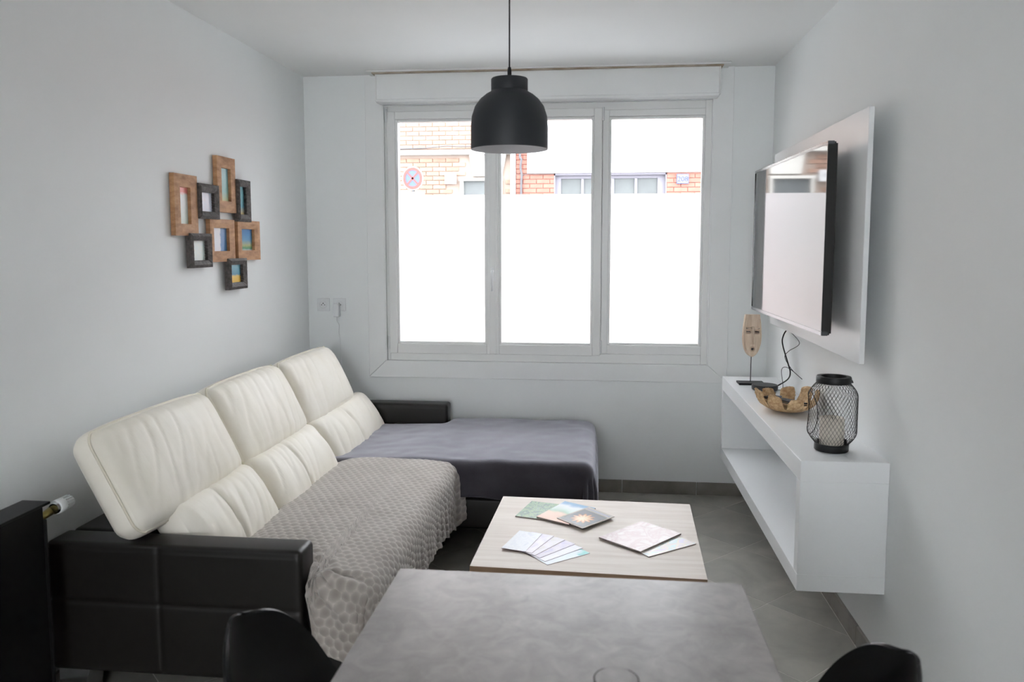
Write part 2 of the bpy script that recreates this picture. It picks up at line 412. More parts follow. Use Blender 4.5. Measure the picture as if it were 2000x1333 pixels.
# glazing bead of the fixed light
def bead(name,x0,x1,z0,z1,parent,y0=0.032,wd=0.014,y1=0.07):
    return boxes(name,[(x0,x0+wd,y0,y1,z0,z1),(x1-wd,x1,y0,y1,z0,z1),(x0+wd,x1-wd,y0,y1,z0,z0+wd),(x0+wd,x1-wd,y0,y1,z1-wd,z1)],PVC,parent,0.003,2)
bead('glazing_bead',1.835,2.385,0.893,2.238,w1)
def sash(x0,x1,z0,z1,gx0,gx1):
    gz0,gz1=0.903,2.225; wd=0.014
    s=boxes('sash',[(x0,gx0-wd,0.004,0.07,z0,z1),(gx1+wd,x1,0.004,0.07,z0,z1),(gx0-wd,gx1+wd,0.004,0.07,z0,gz0-wd),(gx0-wd,gx1+wd,0.004,0.07,gz1+wd,z1)],PVC,w1,0.004,2)
    bead('glazing_bead',gx0-wd,gx1+wd,gz0-wd,gz1+wd,s,0.015)
    return s
s1=sash(0.509,1.142,0.828,2.286,0.572,1.098)
s2_=sash(1.160,1.795,0.828,2.286,1.199,1.733)
box('meeting_strip',1.130,1.172,-0.008,0.004,0.832,2.28,PVC,s2_,0.004,2)
h=box('window_handle',1.142,1.160,-0.018,-0.008,1.275,1.355,PLAST,s2_,0.004,2)
tube('handle_lever',[(1.151,-0.016,1.335),(1.151,-0.045,1.335),(1.151,-0.052,1.325),(1.151,-0.052,1.215)],[0.009,0.009,0.009,0.007],PLAST,s2_,10)
for hx,hz in ((0.506,2.262),(0.506,0.893),(1.8,2.25),(1.797,0.885)):
    lathe('hinge',[(0.006,-0.038),(0.0065,-0.036),(0.0065,-0.001),(0.005,0),(0.0065,0.001),(0.0065,0.036),(0.006,0.038)],PLAST,w1,10,(hx,0.001,hz))
ph=0
for gx0,gx1 in ((0.560,1.110),(1.187,1.745),(1.837,2.383)):
    z0,z1=(0.891,2.237) if gx0<1.8 else (0.895,2.236)
    box('pane',gx0,gx1,0.058,0.062,z0,z1,PANE,w1)
    link_mesh('frosted_film',[(gx0,0.055,z0),(gx1,0.055,z0),(gx1,0.055,1.792),(gx0,0.055,1.792)],[(0,1,2,3)],FILM,w1)
attach(w1)
# flat surround boards with mitred corners
def mitre(name,quad,y0,y1,m,parent):
    n=4; V=[(x,y0,z) for x,z in quad]+[(x,y1,z) for x,z in quad]
    F=[(0,1,2,3),(7,6,5,4)]+[((i+1)%4,i,4+i,4+(i+1)%4) for i in range(4)]
    o=link_mesh(name,V,F,m,parent); bm=bmesh.new(); bm.from_mesh(o.data)
    bmesh.ops.recalc_face_normals(bm,faces=bm.faces); bmesh.ops.bevel(bm,geom=list(bm.edges),offset=0.002,segments=1,affect='EDGES'); bm.to_mesh(o.data); bm.free(); return o
tr = empty('trim_1',(0.38,0,0.68),kind='structure')
mitre('trim_board',[(0.381,0.681),(2.536,0.681),(wx1,wz0),(wx0,wz0)],-0.012,0.0,TRIMM,tr)
mitre('trim_board',[(0.381,0.6825),(wx0,wz0+0.0015),(wx0,H),(0.381,H)],-0.012,0.0,TRIMM,tr)
mitre('trim_board',[(2.536,0.6825),(2.536,H),(wx1,H),(wx1,wz0+0.0015)],-0.012,0.0,TRIMM,tr)
# reveal linings
boxes('trim_board',[(wx0-0.001,wx0+0.004,-0.01,0.25,wz0,wz1),(wx1-0.004,wx1+0.001,-0.01,0.25,wz0,wz1)],TRIMM,tr)
attach(tr)
# shutter box
sb = thing('shutter_box',(1.457,0,2.33),'long white roller shutter box above the window, under the ceiling','shutter box')
bm=bmesh.new(); bx(bm,0.478,2.440,-0.1,-0.012,2.338,2.484,0.003,2)
bm_obj('box_cover',bm,TRIMM,sb)
bm=bmesh.new(); bx(bm,0.474,2.444,-0.108,-0.012,2.322,2.340,0.006,3); bm_obj('bottom_lip',bm,TRIMM,sb)
bm=bmesh.new(); bx(bm,0.470,0.4785,-0.104,-0.012,2.330,2.484,0.002,1); bm_obj('end_cap',bm,PVC,sb)
bm=bmesh.new(); bx(bm,2.4395,2.448,-0.104,-0.012,2.330,2.484,0.002,1); bm_obj('end_cap',bm,PVC,sb)
attach(sb)
t2=S(boxes('trim_2',[(0.42,2.50,-0.135,-0.006,2.4915,2.5)],CEIL,None,0.002,1))
t3=S(boxes('trim_3',[(0.455,2.46,-0.118,-0.012,2.4842,2.4916)],BEIGE))

# ================================================================== outside
OUT=empty('brick_house',(-1.5,9.1,-0.2),'orange brick house across the street with white ledge, left in the window','house')
box('wall',-12,0.335,9.06,9.4,-0.2,5.6,MORT1,OUT)
def bricks(parent,mt,xa,xb,za,zb,holes,part,x_lo,x_hi,z_lo,z_hi,y=9.0,bw=0.232,bh=0.0765):
    """bricks as parts inside the window's view, the rest as one stuff mesh"""
    me=None; bm=bmesh.new(); row=0; z=za; cnt=0
    base=bmesh.new(); bx(base,-0.111,0.111,-0.03,0.04,-0.0325,0.0325,0.003,1)
    meb=bpy.data.meshes.new('brick'); base.to_mesh(meb); base.free(); meb.materials.append(mt)
    vs=[];fs=[]
    while z+bh<=zb:
        xx=xa-(bw/2 if row%2 else 0)
        while xx<xb:
            c0=max(xx+0.005,xa); c1=min(xx+bw-0.005,xb); cx=(c0+c1)/2; cz=z+bh/2
            if c1-c0>0.05 and not any(c1>hx0 and c0<hx1 and cz>hz0 and cz<hz1 for hx0,hx1,hz0,hz1 in holes):
                jj=random.uniform(-0.004,0.004)
                if cz>z_lo and cz<z_hi and cx>x_lo and cx<x_hi and cnt<300:
                    o=bpy.data.objects.new('brick',meb); C.objects.link(o); o.parent=parent; o.location=(cx,y+0.02+jj,cz); o.scale=((c1-c0)/0.222,1,1); cnt+=1
                else:
                    n=len(vs); yy=y-0.01+jj
                    for dy in (0,0.07):
                        vs+= [(c0,yy+dy,z+0.005),(c1,yy+dy,z+0.005),(c1,yy+dy,z+bh-0.005),(c0,yy+dy,z+bh-0.005)]
                    fs+=[(n,n+1,n+2,n+3),(n,n+4,n+5,n+1),(n+1,n+5,n+6,n+2),(n+2,n+6,n+7,n+3),(n+3,n+7,n+4,n)]
            xx+=bw
        z+=bh; row+=1
    if vs:
        o=link_mesh('brickwork',vs,fs,mt,parent); o['kind']='stuff'
bricks(OUT,BRICK1,-9.0,0.26,0.0,5.55,[(-0.47,0.2,2.66,3.03),(-0.66,0.14,0.9,2.64),(-9.1,0.3,3.02,3.11),(-5.0,-3.2,1.2,2.7)],0,-1.75,0.3,2.28,3.72,y=9.045)
box('ledge',-12,0.335,8.9,9.06,3.028,3.105,STONE,OUT,0.006,1)
mitre('stone_lintel',[(-0.40,2.66),(0.10,2.66),(0.18,3.028),(-0.46,3.028)],8.97,9.06,STONE,OUT)
wf=boxes('window_frame',[(-0.64,0.12,8.96,9.08,2.585,2.635),(-0.62,-0.565,8.96,9.08,1.2,2.585),(0.06,0.11,8.96,9.08,1.2,2.585)],STONE,OUT)
box('pane',-0.565,0.06,9.03,9.05,1.3,2.585,DARKPANE,OUT); box('window_sill',-0.66,0.14,8.92,9.06,1.2,1.3,STONE,OUT)
boxes('window_frame',[(-5.0,-3.2,8.96,9.06,2.60,2.70),(-5.0,-4.9,8.96,9.06,1.2,2.6),(-3.3,-3.2,8.96,9.06,1.2,2.6),(-5.0,-3.2,8.9,9.06,1.2,1.3)],STONE,OUT)
box('pane',-4.9,-3.3,9.03,9.05,1.3,2.6,DARKPANE,OUT)
plq=box('plaque',-0.885,-0.685,8.95,8.985,2.535,2.725,SWHITE,OUT)
boxes('plaque_mark',[(-0.80,-0.792,8.945,8.951,2.61,2.67),(-0.767,-0.759,8.945,8.951,2.61,2.67)],SINK,OUT)
cb=[(-12,8.93,3.17),(-1.7,8.93,3.135),(-1.2,8.93,3.145),(-0.85,8.93,3.175),(-0.6,8.93,3.16),(0.3,8.93,3.165)]
tube('cable',cb,0.011,PIPEG,OUT,6)
tube('downpipe',[(0.30,8.96,-0.1),(0.30,8.96,5.6)],0.045,RENDER,OUT,10)
attach(OUT)
OR=empty('rendered_house',(4,9.1,-0.2),'red brick house with white upper wall and grey window across the street','house')
boxes('wall',[(0.345,14,9.16,9.4,-0.2,5.8),(0.345,1.0,9.015,9.16,-0.2,2.7),(0.345,0.545,9.015,9.16,2.7,5.8),(2.895,14,9.015,9.16,-0.2,2.7)],MORT2,OR)
bricks(OR,BRICK2,0.35,1.0,0.0,2.695,[],0,0.3,1.1,2.28,2.8); 
bricks(OR,BRICK2,0.35,0.54,2.70,5.7,[],0,0.3,0.6,2.6,3.3)
bricks(OR,BRICK2,2.895,9.0,0.0,2.695,[(4.4,5.6,-1,2.6)],0,2.8,3.9,2.28,2.8)
box('rendered_wall',0.545,14,8.94,9.16,2.70,5.8,RENDER,OR,0.004,1)
boxes('window_reveal',[(1.0,1.02,9.0,9.2,1.1,2.70),(2.875,2.895,9.0,9.2,1.1,2.70),(1.0,2.895,9.0,9.2,2.665,2.70)],LAV,OR)
boxes('window_frame',[(1.02,1.115,9.10,9.16,1.2,2.665),(1.46,1.505,9.10,9.16,1.2,2.62),(1.80,2.02,9.10,9.16,1.2,2.62),(2.365,2.41,9.10,9.16,1.2,2.62),(2.75,2.875,9.10,9.16,1.2,2.665),(1.115,2.75,9.10,9.16,2.615,2.665),(1.0,2.895,8.95,9.16,1.1,1.2)],LAV,OR)
for xa,xb in ((1.115,1.46),(1.505,1.80),(2.02,2.365),(2.41,2.75)): box('pane',xa,xb,9.13,9.15,1.2,2.615,DARKPANE,OR)
pp=spline([(0.455,8.95,6),(0.44,8.94,3.4),(0.42,8.93,3.0),(0.445,8.93,2.93),(0.43,8.94,2.8),(0.45,8.95,2.65),(0.44,8.95,2.3),(0.44,8.95,0)],5)
tube('drain_pipe',pp,0.022,PIPEG,OR,8)
tube('cable',[(0.46,8.95,2.66),(0.56,8.95,2.695),(1.0,8.95,2.69)],0.006,PIPEG,OR,6)
np_=box('number_plate',3.055,3.255,8.955,8.98,2.505,2.665,SBLUE,OR)
box('plate_face',3.068,3.242,8.950,8.956,2.518,2.652,mat('dull_enamel_white',(92,92,96),0.6),np_)
def text(name,s,size,loc,rot,m,parent,ext=0.002):
    cu=bpy.data.curves.new(name,'FONT'); cu.body=s; cu.size=size; cu.align_x='CENTER'; cu.align_y='CENTER'; cu.extrude=ext
    o=bpy.data.objects.new(name,cu); C.objects.link(o)
    dg=bpy.context.evaluated_depsgraph_get(); me=bpy.data.meshes.new_from_object(o.evaluated_get(dg)); bpy.data.objects.remove(o)
    me.materials.clear(); me.materials.append(m)
    o=bpy.data.objects.new(name,me); C.objects.link(o); o.location=loc; o.rotation_euler=rot
    if parent: o.parent=parent
    return o
text('plate_number','208',0.12,(3.155,8.946,2.580),(PI/2,0,0),mat('enamel_dark_blue',(14,30,84),0.5),np_,0.003)
attach(OR)
gr=S(box('street_ground',-14,16,0.28,12,-0.35,-0.25,ASPH)); gr.name='ground_street'
pv=S(box('ground_pavement',-14,16,7.4,9.0,-0.25,-0.12,MORT1))
# no-stopping sign
sg=thing('road_sign',(-1.27,8.2,-0.12),'round blue and red no stopping sign on post outside the window','road sign')
def disc(name,r0,r1,y,th,m,parent,n=40,c=(-1.27,2.57)):
    V=[];F=[]
    for yy in (y,y+th):
        for rr in (r0,r1):
            for j in range(n): a=2*PI*j/n; V.append((c[0]+rr*math.cos(a),yy,c[1]+rr*math.sin(a)*1.1))
    for j in range(n):
        k=(j+1)%n
        F+=[(j,k,n+k,n+j),(2*n+j,3*n+j,3*n+k,2*n+k),(n+j,n+k,3*n+k,3*n+j)]
        if r0>0: F.append((j,2*n+j,2*n+k,k))
    return link_mesh(name,V,F,m,parent)
disc('sign_back',0,0.176,8.2,0.02,SWHITE,sg); disc('sign_face',0,0.14,8.192,0.008,SBLUE,sg); disc('sign_ring',0.118,0.162,8.186,0.014,SRED,sg)
for sgn in (1,-1):
    a=sgn*PI/4; dx,dz=math.cos(a),math.sin(a)*1.1; px,pz=-math.sin(a)*0.016,math.cos(a)*0.016
    q=[(-1.27-dx*.122-px,2.57-dz*.122-pz),(-1.27+dx*.122-px,2.57+dz*.122-pz),(-1.27+dx*.122+px,2.57+dz*.122+pz),(-1.27-dx*.122+px,2.57-dz*.122+pz)]
    V=[(x_,8.187,z_) for x_,z_ in q]+[(x_,8.193,z_) for x_,z_ in q]
    link_mesh('cross_bar',V,[(0,1,2,3),(7,6,5,4),(0,4,5,1),(1,5,6,2),(2,6,7,3),(3,7,4,0)],SRED,sg)
box('sign_plate',-1.47,-1.075,8.195,8.21,2.20,2.352,SWHITE,sg,0.004,1)
boxes('plate_mark',[(-1.43,-1.40,8.189,8.196,2.29,2.318),(-1.37,-1.34,8.189,8.196,2.29,2.318),(-1.20,-1.17,8.189,8.196,2.295,2.32),(-1.155,-1.11,8.189,8.196,2.295,2.32)],SINK,sg)
tube('post',[(-1.27,8.235,-0.12),(-1.27,8.235,2.7)],0.028,PIPEG,sg,10)
attach(sg)

# ================================================================== sofa
so=thing('corner_sofa',(0.6,-1.3,0),'L-shaped dark leather corner sofa with ivory leather back cushions','sofa')
def arm(name,x0,x1,y0,y1,z0,z1):
    cx,cy,cz=(x0+x1)/2,(y0+y1)/2,(z0+z1)/2
    def df(p,n):
        d=0
        for gz in (0.358,):
            d+=0.004*math.exp(-((p.z+cz-gz)/0.006)**2)
        for gx in (0.413,):
            d+=0.004*math.exp(-((p.x+cx-gx)/0.006)**2)
        if n[1]<-0.9: p.y+=d
        if n[1]>0.9: p.y-=d
        d2=0.003*math.exp(-((p.z+cz-(z1-0.018))/0.004)**2)
        if n[1]<-0.9: p.y+=d2
        return p
    return rbox(name,(x1-x0)/2,(y1-y0)/2,(z1-z0)/2,0.018,110,2,60,LEATHER,so,df,Matrix.Translation((cx,cy,cz)))
arm('armrest',0.035,0.882,-2.462,-2.345,0.122,0.552)
arm('armrest',0.035,0.905,-0.20,-0.085,0.128,0.555)
rbox('back_frame',0.145,1.06,0.208,0.02,3,10,3,LEATHER,so,None,Matrix.Translation((0.18,-1.272,0.338)))
rbox('seat_base',0.375,0.68,0.075,0.015,4,10,2,LEATHER,so,None,Matrix.Translation((0.70,-1.745,0.205)))
rbox('seat_cushion',0.38,0.675,0.082,0.05,6,12,3,LEATHER,so,None,Matrix.Translation((0.69,-1.745,0.352)))
rbox('chaise_base',0.72,0.435,0.075,0.015,6,4,2,LEATHER,so,None,Matrix.Translation((1.03,-0.635,0.205)))
rbox('chaise_cushion',0.6,0.46,0.085,0.05,6,6,3,LEATHER,so,None,Matrix.Translation((1.155,-0.60,0.355)))
# sofa legs: round chrome posts with a foot plate
for lx,ly in ((1.005,-0.95),(1.0,-2.3),(1.68,-0.25),(1.68,-0.95),(0.25,-0.3)):
    lg=lathe('leg',[(0.014,0.012),(0.014,0.135)],CHROME,so,14,(lx,ly,0)); 
    lathe('foot_plate',[(0.012,0.022),(0.03,0.006),(0.032,0.0005),(0.0,0.0005)],CHROME,lg,18,(lx,ly,0))
for lx in (0.10,0.83):
    V=[(lx-0.03,-2.47,0.0),(lx+0.03,-2.47,0.0),(lx+0.03,-2.36,0.0),(lx-0.03,-2.36,0),(lx-0.055,-2.44,0.13),(lx+0.055,-2.44,0.13),(lx+0.055,-2.35,0.13),(lx-0.055,-2.35,0.13)]
    V=[(x_,y_,z_) for x_,y_,z_ in V]
    link_mesh('leg',V,[(3,2,1,0),(4,5,6,7),(0,1,5,4),(1,2,6,5),(2,3,7,6),(3,0,4,7)],CHROME,so)
def wr(p,seed,k=1.0):
    # leather wrinkles: stretched noise in local (v across, u along)
    a=noise.noise(Vector((p.y*16+seed,p.x*3.0,seed*1.7)))*0.0045
    b=noise.noise(Vector((p.y*5+seed,p.x*4,seed)))*0.006
    c_=abs(noise.noise(Vector((p.y*13+seed+p.x*5,p.x*3.5,seed+5))))
    return (a+b-0.005*max(0,0.22-c_)/0.22)*k*0.85
# local frame: x = up the slope, y = along sofa, z = out (front)
def frame(c,vx,nz): 
    vx=Vector(vx).normalized(); nz=Vector(nz).normalized(); yy=nz.cross(vx)
    return Matrix(((vx.x,yy.x,nz.x,c[0]),(vx.y,yy.y,nz.y,c[1]),(vx.z,yy.z,nz.z,c[2]),(0,0,0,1)))
def outline(hx,hy,r,z,n=8):
    P=[]
    for cx,cy,a0_ in ((hx-r,hy-r,0),(-hx+r,hy-r,PI/2),(-hx+r,-hy+r,PI),(hx-r,-hy+r,1.5*PI)):
        for i in range(n+1):
            a=a0_+PI/2*i/n; P.append(Vector((cx+r*math.cos(a),cy+r*math.sin(a),z)))
    return P
def cushion(y0,y1,seed,dx=0,dz=0):
    hy=(y1-y0)/2; hx=0.178; hz=0.055; R=0.05
    V=Vector((-0.461,0,0.887)); Nn=Vector((0.887,0,0.461))
    mt=frame((0.268+dx,(y0+y1)/2,0.738+dz),V,Nn)
    def df(p,n):
        u=min(1,abs(n[1])); v=min(1,abs(n[0]))
        bl=(1-u**4)*(1-v**3)
        if n[2]>0.5: p.z+=0.045*bl+wr(p,seed)*(1-u**6)*1.0*(n[2])
        elif n[2]<-0.5: p.z-=0.015*bl
        if abs(n[0])>0.5: p.x+=math.copysign(0.016*(1-u**4),n[0])
        return p
    o=rbox('back_cushion',hx,hy,hz,R,44,84,3,IVORY,so,df,mt,5)
    for z_ in (hz*0.55,):
        pts=[]
        for q in outline(hx-0.004,hy-0.004,0.045,z_,6):
            u=min(1,abs(q.y)/hy)
            if abs(q.x)>hx*0.6: q.x+=math.copysign(0.016*(1-u**4),q.x)
            pts.append(mt@q)
        # densify
        D=[]
        for i in range(len(pts)):
            a=pts[i]; b=pts[(i+1)%len(pts)]; k=max(1,int((b-a).length/0.04))
            for j in range(k):
                D.append(a+(b-a)*j/k)
        # follow curved edge
        E2=[]
        im=mt.inverted()
        for q in D:
            l=im@q
            if abs(l.x)>hx*0.6:
                u=min(1,abs(l.y)/hy); base=hx-0.004
                if abs(l.y)<hy-0.045: l.x=math.copysign(base+0.016*(1-u**4)-0.005,l.x)
            E2.append(mt@l)
        tube('piping',E2,0.0042,PIPING,o,6,True)
    return o
def lumbar(y0,y1,seed):
    hy=(y1-y0)/2; hx=0.165; hz=0.06
    mt=frame((0.432,(y0+y1)/2,0.478),Vector((-0.52,0,0.854)),Vector((0.854,0,0.52)))
    def df(p,n):
        u=abs(n[1]); v=abs(n[0])
        if n[2]>0.5:
            p.z+=0.045*(1-u**6)*(1-v**2)+wr(p,seed,1.3)*(1-u**8)*(1-v**6)
            s=p.y-0.06
            p.z-=0.009*math.exp(-(s/0.010)**2)*(1-v**4)-0.004*math.exp(-((abs(s)-0.03)/0.02)**2)
        return p
    return rbox('lumbar_cushion',hx,hy,hz,0.05,30,84,3,IVORY,so,df,mt,5)
cushion(-2.50,-1.765,1.3); cushion(-1.76,-1.055,4.1,0.0,0.004); cushion(-1.05,-0.325,7.7,0.005,0.0)
lumbar(-2.335,-1.767,2.2); lumbar(-1.762,-1.057,5.5); lumbar(-1.052,-0.215,8.8)
attach(so)
# ---- throws
def sstep(a,b,x):
    t=max(0,min(1,(x-a)/(b-a))); return t*t*(3-2*t)
def drape(name,m,cols,rows,fn,label,cat,th=0.012,cell=None,group=None):
    V=[];F=[];cl=[]
    for i in range(cols+1):
        for j in range(rows+1):
            p,cv=fn(i/cols,j/rows); V.append(p); cl.append(cv)
    for i in range(cols):
        for j in range(rows):
            a=i*(rows+1)+j; F.append((a,a+rows+1,a+rows+2,a+1))
    o=link_mesh(name,V,F,m,None,True)
    at=o.data.attributes.new('cell','FLOAT','POINT'); at.data.foreach_set('value',cl)
    md=o.modifiers.new('thickness','SOLIDIFY'); md.thickness=th; md.offset=-1
    tag(o,label,cat,group); return o
def hexd(u,v,s=0.034):
    # distance to nearest centre of a hexagonal lattice, 0 centre..~1 border
    best=9
    r=round(v/(s*0.866))
    for k in (r-1,r,r+1):
        off=(k%2)*s/2; c=round((u-off)/s)
        for cc in (c,):
            dx=u-(cc*s+off); dy=v-k*s*0.866
            d=math.hypot(dx,dy)
            if d<best: best=d
    return best/(s*0.55)
ZT=0.452
def grey_fn(a,b):
    # s: across from backrest (0.50) past front edge (1.05); t: along, far edge to near end
    s=0.53+a*(0.545+0.075+0.215); 
    over_n=0.235*sstep(0.885,0.93,s)
    t0=-1.075; t1=-2.36-0.075*sstep(0.87,0.91,s)-over_n
    t=t0+(t1-t0)*b
    X1=1.055; Yn=-2.405
    # hem length along front: long at far end, shorter near
    far=1-sstep(0.0,0.55,(t0-t)/1.0)
    hem=0.155+0.055*far+0.008*math.sin(t*31)+0.012*noise.noise(Vector((t*9,3,1)))
    ox=max(0,s-X1); 
    if ox>0: ox=ox*(hem+0.075)/(0.29)
    oy=max(0,Yn-t)
    R=0.055; r=math.hypot(ox,oy)
    z=ZT-0.02*sstep(0.62,0.5,s)+0.010*math.sin((s-0.53)/0.52*PI)*1.0
    z+=0.004*noise.noise(Vector((s*7,t*5,0)))
    px,py=min(s,X1),max(t,Yn)
    if r>1e-6:
        ux,uy=ox/r,-oy/r
        q=min(r/R,PI/2); hor=R*math.sin(q); drop=R*(1-math.cos(q)); ex=max(0,r-R*PI/2)
        fold=0
        if ex>0:
            ang=math.atan2(oy,ox+1e-9)
            amp=min(1,ex/0.1)
            fold=0.006*math.sin(t*55+2*math.sin(t*13))*amp*(1-sstep(0.2,1.0,ang))
            cor=math.sin(2*ang)  # corner folds
            fold+=0.034*cor*math.sin(ang*15)*amp + 0.012*amp*sstep(0.4,1.4,ang)*math.sin(s*38)
            fold+=0.05*ex
            # flare at far corner
        px+=ux*(hor+fold); py+=uy*(hor+fold); z-=drop+ex
        if t>-1.14 and ox>0: px+=0.03*(t+1.14)/0.065*min(1,ox/0.1); 
    # gathers near the arm's front corner
    gd=math.hypot(s-0.88,(t+2.37)); z+=0.007*math.exp(-(gd/0.11)**2)*math.sin(gd*85+1.0)
    d=hexd(s+0.004*noise.noise(Vector((s*9,t*9,4))),t+0.004*noise.noise(Vector((s*9,t*9,9))))
    puff=max(0,1-d*d)**0.6 if d<1 else 0
    phi=math.atan2(-(t+2.37),max(1e-4,s-0.86)); rip=0.011*math.sin(phi*17+0.8)*math.exp(-((gd-0.15)/0.09)**2)*sstep(-2.36,-2.41,t)
    return Vector((px,py,z)),(puff,rip, ux if r>1e-6 else 0, uy if r>1e-6 else 0, r)
def grey_full(a,b):
    p,(puff,rip,ux,uy,r)=grey_fn(a,b)
    q=min(r/0.055,PI/2); nrm=Vector((ux*math.sin(q),uy*math.sin(q),math.cos(q)))
    return p+nrm*(0.0062*puff*(0.7+0.5*math.sin(q))+rip), puff
drape('throw_blanket',THROW,190,360,grey_full,'light taupe fleece throw with honeycomb relief on the long sofa seat','blanket',0.006,group=None)
def dark_fn(a,b):
    s=0.50+a*(1.235+0.07+0.30)   # towards room along X
    t=-0.10-b*(0.935+0.075+0.15) # back to front
    X1=1.715; Y1=-1.045; R=0.05
    dropf=0.135+0.012*math.sin(s*9)+0.015*sstep(1.2,1.7,s)-0.01
    oy=max(0,Y1-t); ox=max(0,s-X1)
    if oy>0: oy=oy*(dropf+0.079)/0.215
    r=math.hypot(ox,oy)
    z=0.462-0.012*sstep(0.9,0.6,s)-0.035*sstep(0.95,0.88,s)*sstep(-0.35,-0.12,t)
    z+=0.005*noise.noise(Vector((s*4,t*4,7)))+0.002*noise.noise(Vector((s*14,t*14,3)))
    # back edge tucks down by the wall
    if t>-0.16: z-=0.5*(t+0.16)**1*0.6
    # under the backrest cushions
    px,py=min(s,X1),max(t,Y1)
    if s<0.9: py=min(py,-0.205) if py>-0.205 else py
    if r>1e-6:
        ux,uy=ox/r,-oy/r; q=min(r/R,PI/2); hor=R*math.sin(q); drop=R*(1-math.cos(q)); ex=max(0,r-R*PI/2)
        ang=math.atan2(oy,ox+1e-9); amp=min(1,ex/0.08)
        fold=amp*(0.004*math.sin(s*17)*sstep(0.8,1.5,ang)+0.012*math.sin(t*34)*(1-sstep(0.1,0.8,ang))+0.014*math.sin(2*ang)*math.sin(ang*11))
        fold+=0.03*ex
        px+=ux*(hor+fold); py+=uy*(hor+fold); z-=drop+ex
    nz=0.003*noise.noise(Vector((s*3+t*9,t*3-s*7,2)))
    return Vector((px,py,z+nz)),0.0
drape('throw_blanket',VELV,120,90,dark_fn,'dark violet-grey fleece throw spread over the chaise under the window','blanket',0.007)

# ================================================================== coffee table
ct=thing('coffee_table',(1.75,-1.72,0),'low square coffee table with whitewashed oak top, in front of the sofa','table')
Q=[(1.348,-2.105),(2.154,-2.131),(2.182,-1.350),(1.372,-1.330)]
def slab(name,Q,z0,z1,mt,ms,parent=None):
    V=[(x,y,z0) for x,y in Q]+[(x,y,z1) for x,y in Q]
    o=link_mesh(name,V,[(3,2,1,0),(4,5,6,7),(0,1,5,4),(1,2,6,5),(2,3,7,6),(3,0,4,7)],[mt,ms],parent)
    for i in (0,2,3,4,5): o.data.polygons[i].material_index=1
    uv=o.data.uv_layers.new(name='UVMap')
    for li,c in zip(o.data.polygons[1].loop_indices,((0,0),(1,0),(1,1),(0,1))): uv.data[li].uv=c
    return o
slab('tabletop',Q,0.363,0.382,OAK,OAKEDGE,ct)
cx_=sum(q[0] for q in Q)/4; cy_=sum(q[1] for q in Q)/4
def shrink(Q,f): return [(cx_+(x-cx_)*f,cy_+(y-cy_)*f) for x,y in Q]
Qi=shrink(Q,0.74)
boxes('underframe',[(1.47,2.03,-2.02,-1.99,0.33,0.363),(1.47,2.03,-1.46,-1.43,0.33,0.363),(1.47,1.50,-1.99,-1.46,0.33,0.363),(2.0,2.03,-1.99,-1.46,0.33,0.363)],BLACKMETAL,ct)
for lx,ly in ((1.485,-2.005),(2.015,-2.005),(2.015,-1.445),(1.485,-1.445)):
    box('leg',lx-0.017,lx+0.017,ly-0.017,ly+0.017,0,0.33,BLACKMETAL,ct,0.002,1)
attach(ct)
